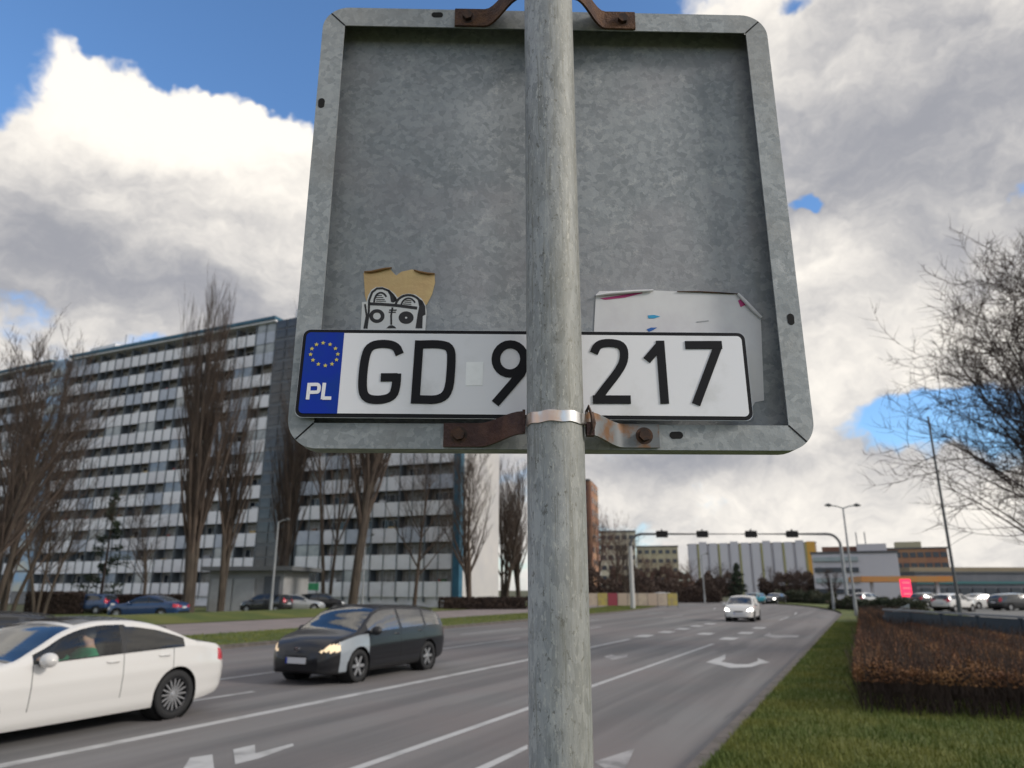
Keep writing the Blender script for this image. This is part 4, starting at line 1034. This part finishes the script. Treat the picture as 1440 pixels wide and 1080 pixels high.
STY = {
 'sedan': dict(x0=-2.34, x1=2.34, top=[(-2.34, .66), (-2.31, .86), (-2.24, .985), (-2.12, 1.035), (-1.85, 1.075), (-1.62, 1.12), (-1.25, 1.265), (-.88, 1.385), (-.5, 1.437), (-.15, 1.442), (.14, 1.41), (.40, 1.338), (.76, 1.155), (1.10, .995), (1.28, .96), (1.75, .90), (2.12, .80), (2.28, .68), (2.34, .56)],
   belt=[(-2.34, .62), (-2.28, .80), (-2.1, .935), (-1.7, .985), (-1.0, .975), (0, .945), (.8, .915), (1.35, .90), (1.8, .83), (2.15, .72), (2.34, .52)],
   bot=[(-2.34, .50), (-2.28, .34), (-2.1, .27), (-1.6, .21), (1.5, .19), (2.1, .21), (2.25, .25), (2.34, .32)],
   wid=[(-2.34, .66), (-2.28, .77), (-2.12, .85), (-1.7, .895), (-.8, .905), (.8, .905), (1.5, .89), (1.9, .83), (2.2, .70), (2.34, .50)],
   fw=1.52, rw=-1.32, wr=.335, arch=.375, cowl=1.12, wst=.30, rwb=-1.66, rwt=-.92, win=(-1.42, .84), bp=(-.44, -.37), door=(-1.22, -.40, .84), rear_off=.075, bump=.30),
 'estate': dict(x0=-2.24, x1=2.24, top=[(-2.24, .70), (-2.22, .95), (-2.16, 1.12), (-2.02, 1.25), (-1.82, 1.355), (-1.5, 1.422), (-.8, 1.478), (-.1, 1.495), (.4, 1.475), (.68, 1.41), (1.02, 1.22), (1.36, 1.03), (1.5, .99), (1.85, .91), (2.06, .80), (2.18, .66), (2.24, .55)],
   belt=[(-2.24, .66), (-2.2, .84), (-2.05, .96), (-1.6, 1.00), (-.8, .985), (0, .965), (.8, .935), (1.35, .91), (1.75, .84), (2.05, .72), (2.24, .52)],
   bot=[(-2.24, .48), (-2.18, .34), (-2.0, .27), (-1.5, .21), (1.4, .19), (2.0, .20), (2.15, .22), (2.24, .27)],
   wid=[(-2.24, .70), (-2.18, .79), (-2.0, .85), (-1.6, .88), (-.8, .885), (.8, .885), (1.45, .88), (1.8, .84), (2.05, .74), (2.18, .62), (2.24, .52)],
   fw=1.33, rw=-1.34, wr=.318, arch=.365, cowl=1.38, wst=.58, rwb=-2.17, rwt=-1.90, win=(-1.88, 1.04), bp=(-.20, -.10), door=(-1.12, -.15, 1.02), rear_off=.05, bump=.30),
 'hatch': dict(x0=-1.98, x1=1.98, top=[(-1.98, .70), (-1.96, .92), (-1.9, 1.10), (-1.74, 1.30), (-1.5, 1.42), (-1.1, 1.475), (-.3, 1.50), (.2, 1.475), (.5, 1.40), (.85, 1.2), (1.18, 1.02), (1.34, .98), (1.64, .90), (1.82, .79), (1.93, .66), (1.98, .55)],
   belt=[(-1.98, .66), (-1.93, .86), (-1.8, .97), (-1.4, 1.0), (-.6, .975), (.4, .94), (1.1, .91), (1.55, .83), (1.84, .70), (1.98, .52)],
   bot=[(-1.98, .46), (-1.92, .33), (-1.75, .26), (-1.3, .2), (1.2, .19), (1.75, .20), (1.9, .22), (1.98, .27)],
   wid=[(-1.98, .66), (-1.92, .76), (-1.75, .82), (-1.3, .85), (-.6, .855), (.6, .855), (1.25, .85), (1.6, .81), (1.82, .72), (1.98, .50)],
   fw=1.22, rw=-1.25, wr=.305, arch=.35, cowl=1.22, wst=.42, rwb=-1.93, rwt=-1.62, win=(-1.55, .88), bp=(-.24, -.14), door=(-1.0, -.19, .9), rear_off=.06, bump=.3),
}
def car(style, label, pos, rz, paint, lit=None, hi=False, glass=None, rim=None, spokes=7, extras=None, plates=True, group=None, name='car', rails=False):
    T = STY[style]; f_top, f_belt, f_bot, f_wid = (pchip(T[k]) for k in ('top', 'belt', 'bot', 'wid'))
    o = thing(name, label, 'car', pos, rz, group)
    x0, x1 = T['x0'], T['x1']; step = .05 if hi else .16
    keys = [T['door'][0] - .10, x0, x1, T['cowl'], T['wst'], T['rwb'], T['rwt'], T['win'][0], T['win'][1], *T['bp']]
    for d_ in T['door']: keys += [d_ - .005, d_ + .005]
    xs = set(round(k, 4) for k in keys); n = int((x1 - x0) / step)
    for i in range(n + 1):
        x = x0 + (x1 - x0) * i / n
        if all(abs(x - k) > step * .35 for k in keys): xs.add(round(x, 4))
    for q in (.012, .03, .055, .09): xs |= {round(x0 + q, 4), round(x1 - q, 4)}
    xs = sorted(xs)
    ts = [i / 15 for i in range(16)] if hi else [0, .1, .3, .55, .7, .85, 1]
    up = [.035, .3, .55, .78] if hi else [.05, .55]
    tp = [.06, .2, .4, .6, .8] if hi else [.08, .5]
    def wf(t): return .93 + .07 * min(1, t / .28) ** .6 - .035 * max(0, (t - .6) / .4) ** 2.0 - .016 * math.exp(-((t - .26) / .09) ** 2) + .008 * math.exp(-((t - .64) / .05) ** 2)
    def half(x):
        zb, zs, zt, w = f_bot(x), f_belt(x), f_top(x), f_wid(x); gh = max(zt - zs, .012)
        ring = [(0.0, zb), (w * .55, zb)]
        reg = ['u', 'u']
        for t in ts: ring.append((w * wf(t), zb + (zs - zb) * t)); reg.append('s')
        inn_ = T['rwb'] - .02 <= x <= T['cowl'] + .02
        crown = min(.055, gh * .5); ze = zt - crown; wb = w * wf(1); off = T['rear_off'] if x < T['bp'][0] else .045
        k_t = .40 if inn_ else (.55 + 1.2 * max(0, .3 - gh))
        we = max(wb - k_t * (ze - zs) - .015, w * .5)
        for u in up: ring.append((wb + (we - wb) * u ** 1.25, zs + (ze - zs) * u)); reg.append('w')
        uh = max(.80, 1 - off / max(ze - zs, .01)) if ze - zs > .1 else .9
        ring.append((wb + (we - wb) * uh ** 1.25, zs + (ze - zs) * uh)); reg.append('e'); ring.append((we, ze)); reg.append('e')
        for q in tp: ring.append((we * (1 - q), ze + crown * (1 - (1 - q) ** 2.2))); reg.append('t')
        ring.append((0, zt)); reg.append('t')
        return ring
    H = [half(x) for x in xs]; m_ = len(H[0]); i_s0 = 2; i_belt = 2 + len(ts) - 1; i_hi = i_belt + len(up) + 1; i_edge = i_hi + 1
    verts = []; idx = {}
    for i, x in enumerate(xs):
        for sd_ in (1, -1):
            for j, (y, z) in enumerate(H[i]):
                if sd_ < 0 and (j == 0 or j == m_ - 1): idx[i, sd_, j] = idx[i, 1, j]; continue
                idx[i, sd_, j] = len(verts); verts.append(Vector((x, y * sd_, z)))
    # wheel arches: push inner verts to the arch circle
    inside = {}
    for (i, sd_, j), vi in idx.items():
        if j > i_belt: continue
        p = verts[vi]
        for wx in (T['fw'], T['rw']):
            dx, dz = p.x - wx, p.z - T['wr'] - .01; rr_ = math.hypot(dx, dz)
            if rr_ < T['arch'] and abs(p.y) > .3: inside[vi] = (wx, dx, dz, rr_)
    parts = {}
    def put(k, f): parts.setdefault(k, []).append(f)
    moved = set()
    for i in range(len(xs) - 1):
        xa, xb = xs[i], xs[i + 1]; xm = (xa + xb) / 2
        for sd_ in (1, -1):
            for j in range(m_ - 1):
                f = [idx[i, sd_, j], idx[i + 1, sd_, j], idx[i + 1, sd_, j + 1], idx[i, sd_, j + 1]]
                if len(set(f)) < 4: f = list(dict.fromkeys(f))
                if all(v_ in inside for v_ in f): continue
                moved |= set(v_ for v_ in f if v_ in inside)
                zc = sum(verts[v_].z for v_ in f) / len(f); yc = abs(sum(verts[v_].y for v_ in f) / len(f)); k = 'body'
                side = i_s0 <= j < i_belt
                if i_belt + 1 <= j < i_hi and T['win'][0] < xm < T['win'][1] and not (T['bp'][0] < xm < T['bp'][1]) and not (rails and T['door'][0] - .10 < xm < T['door'][0] - .004) and f_top(xm) - f_belt(xm) > .13:
                    k = ('side_window', sd_, 0 if xm > T['bp'][1] else (1 if xm > T['door'][0] or not rails else 2))
                elif style == 'sedan' and i_belt + 1 <= j < i_hi and T['bp'][0] < xm < T['bp'][1]: k = ('pillar', sd_)
                elif j >= i_edge + 1 and T['wst'] < xm < T['cowl']: k = 'windscreen'
                elif j >= i_edge + 1 and T['rwb'] < xm < T['rwt']: k = 'rear_window'
                elif side and any(abs(xm - d_) < .004 for d_ in T['door']) and j > i_s0 + len(ts) * .2: k = ('door_gap', sd_, min(range(3), key=lambda q: abs(xm - T['door'][q])))
                elif side and T['door'][0] < xm < T['door'][2] and j > i_s0 + len(ts) * .2: k = ('door', sd_, 0 if xm > T['door'][1] else 1)
                elif xm > x1 - .36 and yc > f_wid(xm) * .56 and .62 < zc < min(f_belt(xm) + .04, .765) and j >= i_s0 + 3: k = ('headlight', sd_)
                elif xm < x0 + (.27 if style == 'sedan' else .16) and yc > f_wid(xm) * (.62) and (.74 if style == 'sedan' else .80) < zc < (.915 if style == 'sedan' else 1.2): k = ('tail_light', sd_)
                elif xm > x1 - .20 and yc < f_wid(xm) * .55 and .34 < zc < .62 and style != 'x': k = 'grille'
                elif side and extras and 'fender' in extras and sd_ > 0 and T['door'][2] < xm < x1 - .36 and zc > .25: k = 'fender'
                elif (j < i_s0 + 2 and style != 'sedan') or j < i_s0: k = 'sill'
                put(k, f)
    for i in (0, len(xs) - 1):                      # end caps
        c = len(verts); zs_ = [q[1] for q in H[i]]; verts.append(Vector((xs[i], 0, (max(zs_) + min(zs_)) / 2)))
        for sd_ in (1, -1):
            for j in range(m_ - 1): put('grille' if (i and False) else 'body', [idx[i, sd_, j], idx[i, sd_, j + 1], c])
    for v_ in moved:
        wx, dx, dz, rr_ = inside[v_]; s_ = T['arch'] / max(rr_, .02); verts[v_].x = wx + dx * s_; verts[v_].z = max(T['wr'] + .01 + dz * s_, .12)
    gl = glass or {}
    MT = {'pillar': M_trim, 'body': paint, 'door': paint, 'door_gap': M_wellm, 'sill': M_trim, 'grille': M_trim, 'headlight': lit or M_head_off, 'tail_light': M_tail, 'windscreen': gl.get('ws', M_gopaque), 'rear_window': gl.get('rear', M_gopaque), 'fender': extras.get('fender') if extras else paint}
    for k, fs in parts.items():
        nm = k if isinstance(k, str) else k[0]
        mm = MT.get(nm)
        if nm == 'side_window': mm = gl.get('front' if k[2] == 0 else 'back', M_gopaque)
        used = sorted(set(v_ for f in fs for v_ in f)); mp = {v_: q for q, v_ in enumerate(used)}
        b = MB().add([verts[v_] for v_ in used], [[mp[v_] for v_ in f] for f in fs])
        ob = b.build(nm, mm, o, 'all' if hi else True)
        if nm == 'door' and hi:
            xh = (T['door'][1] + .16) if k[2] == 0 else (T['door'][0] + .16)
            zz = f_belt(xh) - .085; yy = k[1] * (f_wid(xh) * wf(.86) + .012)
            MB().tube([(xh - .10, yy - k[1] * .012, zz), (xh - .07, yy, zz + .003), (xh + .07, yy, zz + .005), (xh + .10, yy - k[1] * .012, zz + .004)], [.008, .016, .016, .008], 8).build('handle', paint, ob, True)
    # shut lines are backed by the dark inner tub
    tub = MB().box(((T['fw'] + T['rw']) / 2, 0, .45), (T['fw'] - T['rw'] - .85, f_wid(0) * 1.75, .42)); tub.build('interior', M_int, o)
    if hi:
        for yy in (.36, -.36):
            for xx in (T['bp'][0] + .28, T['bp'][0] - .60):
                st = MB(); st.tube([(xx - .02, yy, .52), (xx - .16, yy, .8), (xx - .26, yy, 1.06)], [.2, .21, .15], 10); st.tube([(xx - .28, yy, 1.07), (xx - .31, yy, 1.27)], [.11, .09], 10); st.build('seat', M_int, o, True)
        MB().box((T['cowl'] - .40, 0, .84), (.5, 1.4, .16)).build('dashboard', M_int, o)
        MB().lathe([(.17, -.012), (.185, 0), (.17, .012), (.155, 0), (.17, -.012)], 24, Matrix.Translation((T['cowl'] - .74, .36, .90)) @ Matrix.Rotation(R(66), 4, 'Z') @ Matrix.Rotation(R(22), 4, 'X') @ Matrix.Rotation(R(24), 4, 'Z')).build('steering_wheel', M_trim, o, True)
    for sd_ in (1, -1):
        for wx in (T['fw'], T['rw']):
            yw = f_wid(wx); wz = T['wr']
            MB().lathe([(T['arch'] + .004, 0), (T['arch'] + .004, -.30), (0, -.30)], 28, Matrix.Translation((wx, sd_ * (yw - .02), wz + .01)) @ (Matrix.Identity(4) if sd_ > 0 else Matrix.Scale(-1, 4, (0, 1, 0)))).build('wheel_well', M_wellm, o)
            M_ = Matrix.Translation((wx, sd_ * (yw - .115), wz)) @ (Matrix.Identity(4) if sd_ > 0 else Matrix.Rotation(math.pi, 4, 'Z'))
            r_ = T['wr']; rr2 = r_ * .70
            wh = MB().lathe([(rr2, -.10), (r_ * .96, -.105), (r_, -.07), (r_, .07), (r_ * .96, .10), (rr2 + .02, .105), (rr2, .09), (rr2, -.10)], 32).mesh('wheel', M_rubber, 'all')
            w_o = link('wheel', wh, o, M_)
            rm = MB().lathe([(rr2, .09), (rr2 - .015, .095), (rr2 - .022, .07), (rr2 - .03, -.02), (0, -.03)], 32); rim_o = link('rim_barrel', rm.mesh('rim_barrel', M_rimdark, 'all'), w_o)
            sp_ = MB().lathe([(0, .085), (.035, .082), (.06, .06), (.06, .0)], 16)
            for q in range(spokes):
                a = 2 * math.pi * q / spokes; hwid = .010 if spokes > 9 else .028
                for r0_, r1_ in ((.05, rr2 - .012),):
                    Mx = Matrix.Rotation(-a, 4, 'Y'); sp_.box(((r0_ + r1_) / 2, .062, 0), (r1_ - r0_, .03, hwid * 2), 0, Mx)
            link('spokes', sp_.mesh('spokes', rim or M_rimsil, False), w_o)
        zz = f_belt(T['win'][1]) + .055; yy = f_wid(.9) + .10; xm_ = T['win'][1] - .10
        mi = MB().lathe([(0, -.115), (.05, -.105), (.085, -.06), (.095, 0), (.085, .06), (.05, .10), (0, .115)], 14, Matrix.Translation((xm_, sd_ * yy, zz)) @ Matrix.Scale(1.0, 4, (1, 0, 0)) @ Matrix.Scale(.95, 4, (0, 0, 1)))
        mo = mi.build('mirror', extras.get('mirror', paint) if extras else paint, o, 'all')
        MB().tube([(xm_ + .02, sd_ * (yy - .17), zz - .05), (xm_, sd_ * (yy - .05), zz - .05)], .022, 8).build('mirror_arm', M_trim, mo, True)
    if plates:
        for xx in (x1 + .008, x0 - .008):
            zz = .46 if xx > 0 else .72
            pl_ = MB().box((xx, 0, zz), (.02, .50, .112)).build('car_plate', M_plateplain, o)
            MB().box((xx + math.copysign(.011, xx), -.228 if xx < 0 else -.228, zz), (.004, .042, .108)).build('blue_strip', M_blue, pl_)
    if rails:
        for sd_ in (1, -1): MB().tube([(x_, sd_ * (f_wid(x_) * wf(1) - .40 * (f_top(x_) - .055 - f_belt(x_)) - .03), f_top(x_) - .02) for x_ in (-1.75, -1.5, -1.0, -.4, .2, .42)], .014, 6).build('roof_rail', M_trim, o, True)
    return o, T, f_top, f_belt, f_wid, wf
HEAD = math.atan2(-dv.y, -dv.x)
P_white = paintm('paint_white', (.60, .585, .565), .3)
P_black = paintm('paint_black', (.004, .004, .006), .3)
P_black.node_tree.nodes['Principled BSDF'].inputs['Coat Weight'].default_value = .22
P_grey = paintm('paint_primer', (.26, .29, .32), .4)
P_dark = paintm('paint_dark_grey', (.02, .021, .024), .25)
P_teal = paintm('paint_teal', (.01, .16, .22), .3)
P_blue = paintm('paint_blue', (.008, .035, .11), .3)
P_silver = paintm('paint_silver', (.36, .37, .38), .3, .5)
P_red = paintm('paint_red', (.25, .02, .02), .3)
M_gdoor = glass_mat('glass_door', (.88, .92, .88), .05, fres=.55)
GL = dict(ws=M_gws, rear=M_gtint, front=M_gdoor, back=M_gtint)
wc_, T, ft, fb_, fw_, wf_ = car('sedan', 'white saloon car with dark many-spoked wheels driving out at lower left', S(6.85, -10.2), HEAD, P_white, None, True, GL, M_rimsil, 16)
# chrome line round the side windows, black roof panel
for sd_ in (1,):
    MB().tube([(x_, sd_ * (fw_(x_) * wf_(1) + .004), fb_(x_) + .012) for x_ in [-1.40 + i * .2 for i in range(12)]], .007, 6).build('window_trim', M_trim, wc_, True)
roofp = MB(); xs_ = [-.86 + i * .09 for i in range(13)]
vs, fs = [], []
for i, x_ in enumerate(xs_):
    for j in range(9):
        t_ = -1 + j / 4; zt = ft(x_); we_ = (fw_(x_) * wf_(1) - .40 * (zt - .055 - fb_(x_)) - .015) * .88
        vs.append((x_, t_ * we_, zt - .055 + .055 * (1 - abs(t_ * .88) ** 2.2) + .004))
for i in range(len(xs_) - 1):
    for j in range(8): fs.append((i * 9 + j, i * 9 + j + 1, i * 9 + 10 + j, i * 9 + 9 + j))
roofp.add(vs, fs).build('roof_glass', M_gopaque, wc_, 'all')
bk, T2, ft2, fb2, fw2, wf2 = car('estate', 'black estate car with lit headlights and one pale grey front wing', S(14.17, -10.37), HEAD, P_black, M_head_warm, True, dict(ws=M_gws, rear=M_gtint, front=M_gclear, back=M_gclear), M_rimsil, 6, dict(fender=P_grey, mirror=M_trim), True, rails=True)
MB().lathe([(0, -.004), (.075, -.004), (.075, .006), (0, .008)], 20, Matrix.Translation((2.235, 0, .665)) @ Matrix.Rotation(R(-90), 4, 'Z') @ Matrix.Scale(.5, 4, (0, 0, 1))).build('badge', M_chrome, bk, True)
car('estate', 'dark grey car partly hidden behind the roof of the white saloon', S(6.9, -13.75), HEAD, P_dark, None, True, dict(ws=M_gws, rear=M_gtint, front=M_gtint, back=M_gtint), M_rimsil, 7, None, False, rails=True)
car('hatch', 'small white car with lit headlights coming along the carriageway', S(48.0, -6.9), HEAD, P_white, M_head_white, True, dict(ws=M_gws, rear=M_gtint, front=M_gclear, back=M_gclear), M_rimsil, 6, dict(mirror=P_white))
hd2 = HEAD - .28
car('hatch', 'far teal car behind the small white car', Vector((32.4, 100, 0)), hd2, P_teal, M_head_off)
car('sedan', 'farthest car with bright headlights near the verge', Vector((36.6, 104, 0)), hd2, P_dark, M_head_white)
def parked(st, lb, px, Y, rz, p, z=.07): car(st, lb, Vector((XP(px, Y), Y, z)), R(rz), p, group='parked cars', name='parked_car')
parked('hatch', 'dark blue parked car beside the low hedge at far left', 128, 57, 172, P_blue)
parked('estate', 'dark silver parked car next to the dark blue one at far left', 160, 60, 172, P_dark)
parked('sedan', 'bright blue parked car in front of the poplar trunks', 212, 47, 176, P_blue)
parked('hatch', 'dark parked car just right of the garage', 376, 60, 170, P_dark)
parked('sedan', 'silver parked car below the green banner', 418, 62, 12, P_silver)
parked('estate', 'black parked car right of the silver one below the green banner', 452, 66, 8, P_black)
parked('hatch', 'white parked van-like car beyond the right fence', 1338, 62, 30, P_white)
parked('sedan', 'white parked car farther along the right forecourt', 1378, 72, 14, P_white)
parked('hatch', 'grey parked car at the left of the forecourt below the canopy', 1305, 80, 20, P_dark)
parked('estate', 'dark parked car near the right edge of the forecourt', 1425, 66, 10, P_dark)
parked('hatch', 'pale car left of the works shrubs on the forecourt edge', 1218, 84, 30, P_silver)
parked('hatch', 'silver car behind the works fence', 925, 92, 180, P_silver)

# ------------------------------------------------------------------ driver of the white saloon
drv = thing('person', 'driver in a green jacket at the wheel of the white saloon', 'person', S(6.85 + .06, -10.2), HEAD)
J = [(-.06, .36, .58), (-.10, .36, .78), (-.15, .36, .98), (-.15, .36, 1.06), (-.13, .36, 1.15), (-.11, .36, 1.24),
     (-.13, .54, .96), (.08, .60, .78), (.38, .50, .90), (.46, .46, .92), (-.13, .18, .96), (.08, .12, .78), (.38, .22, .90), (.46, .26, .92), (.30, .46, .56), (.30, .26, .56), (-.025, .36, 1.165)]
Ed = [(0, 1), (1, 2), (2, 3), (3, 4), (4, 5), (2, 6), (6, 7), (7, 8), (8, 9), (2, 10), (10, 11), (11, 12), (12, 13), (0, 14), (0, 15), (4, 16)]
rad_ = [.15, .16, .15, .066, .108, .10, .075, .055, .042, .045, .075, .055, .042, .045, .09, .09, .022]
me = bpy.data.meshes.new('body'); me.from_pydata(J, Ed, [])
tmp = bpy.data.objects.new('body_tmp', me); col.objects.link(tmp)
sk = tmp.modifiers.new('skin', 'SKIN'); ss = tmp.modifiers.new('sub', 'SUBSURF'); ss.levels = 2; ss.render_levels = 2
for i, v_ in enumerate(me.skin_vertices[0].data): v_.radius = (rad_[i], rad_[i]); v_.use_root = (i == 0)
dg = bpy.context.evaluated_depsgraph_get(); me2 = bpy.data.meshes.new_from_object(tmp.evaluated_get(dg)); bpy.data.objects.remove(tmp)
M_jacket = mat('jacket_green', (.03, .26, .14), .8, c2=(.02, .18, .10), ns=6); M_skin = mat('skin', (.50, .30, .23), .6); M_hair = mat('hair_grey', (.14, .12, .11), .8)
me2.materials.clear(); me2.materials.append(M_jacket); me2.materials.append(M_skin)
for p_ in me2.polygons: p_.use_smooth = True; p_.material_index = 1 if (p_.center.z > 1.04 or p_.center.x > .41) else 0
me2.name = 'body'; link('body', me2, drv)
hr = MB().lathe([(0, .10), (.06, .085), (.092, .04), (.098, -.02), (.09, -.06)], 18, Matrix.Translation((-.14, .36, 1.225)) @ Matrix.Rotation(R(90), 4, 'X') @ Matrix.Rotation(R(18), 4, 'Z'))
hr.build('hair', M_hair, drv, 'all')
for yy in (.325, .395): MB().lathe([(0, -.012), (.010, -.006), (.012, 0), (.010, .006), (0, .012)], 10, Matrix.Translation((-.048, yy, 1.195))).build('eye', M_hole, drv, 'all')
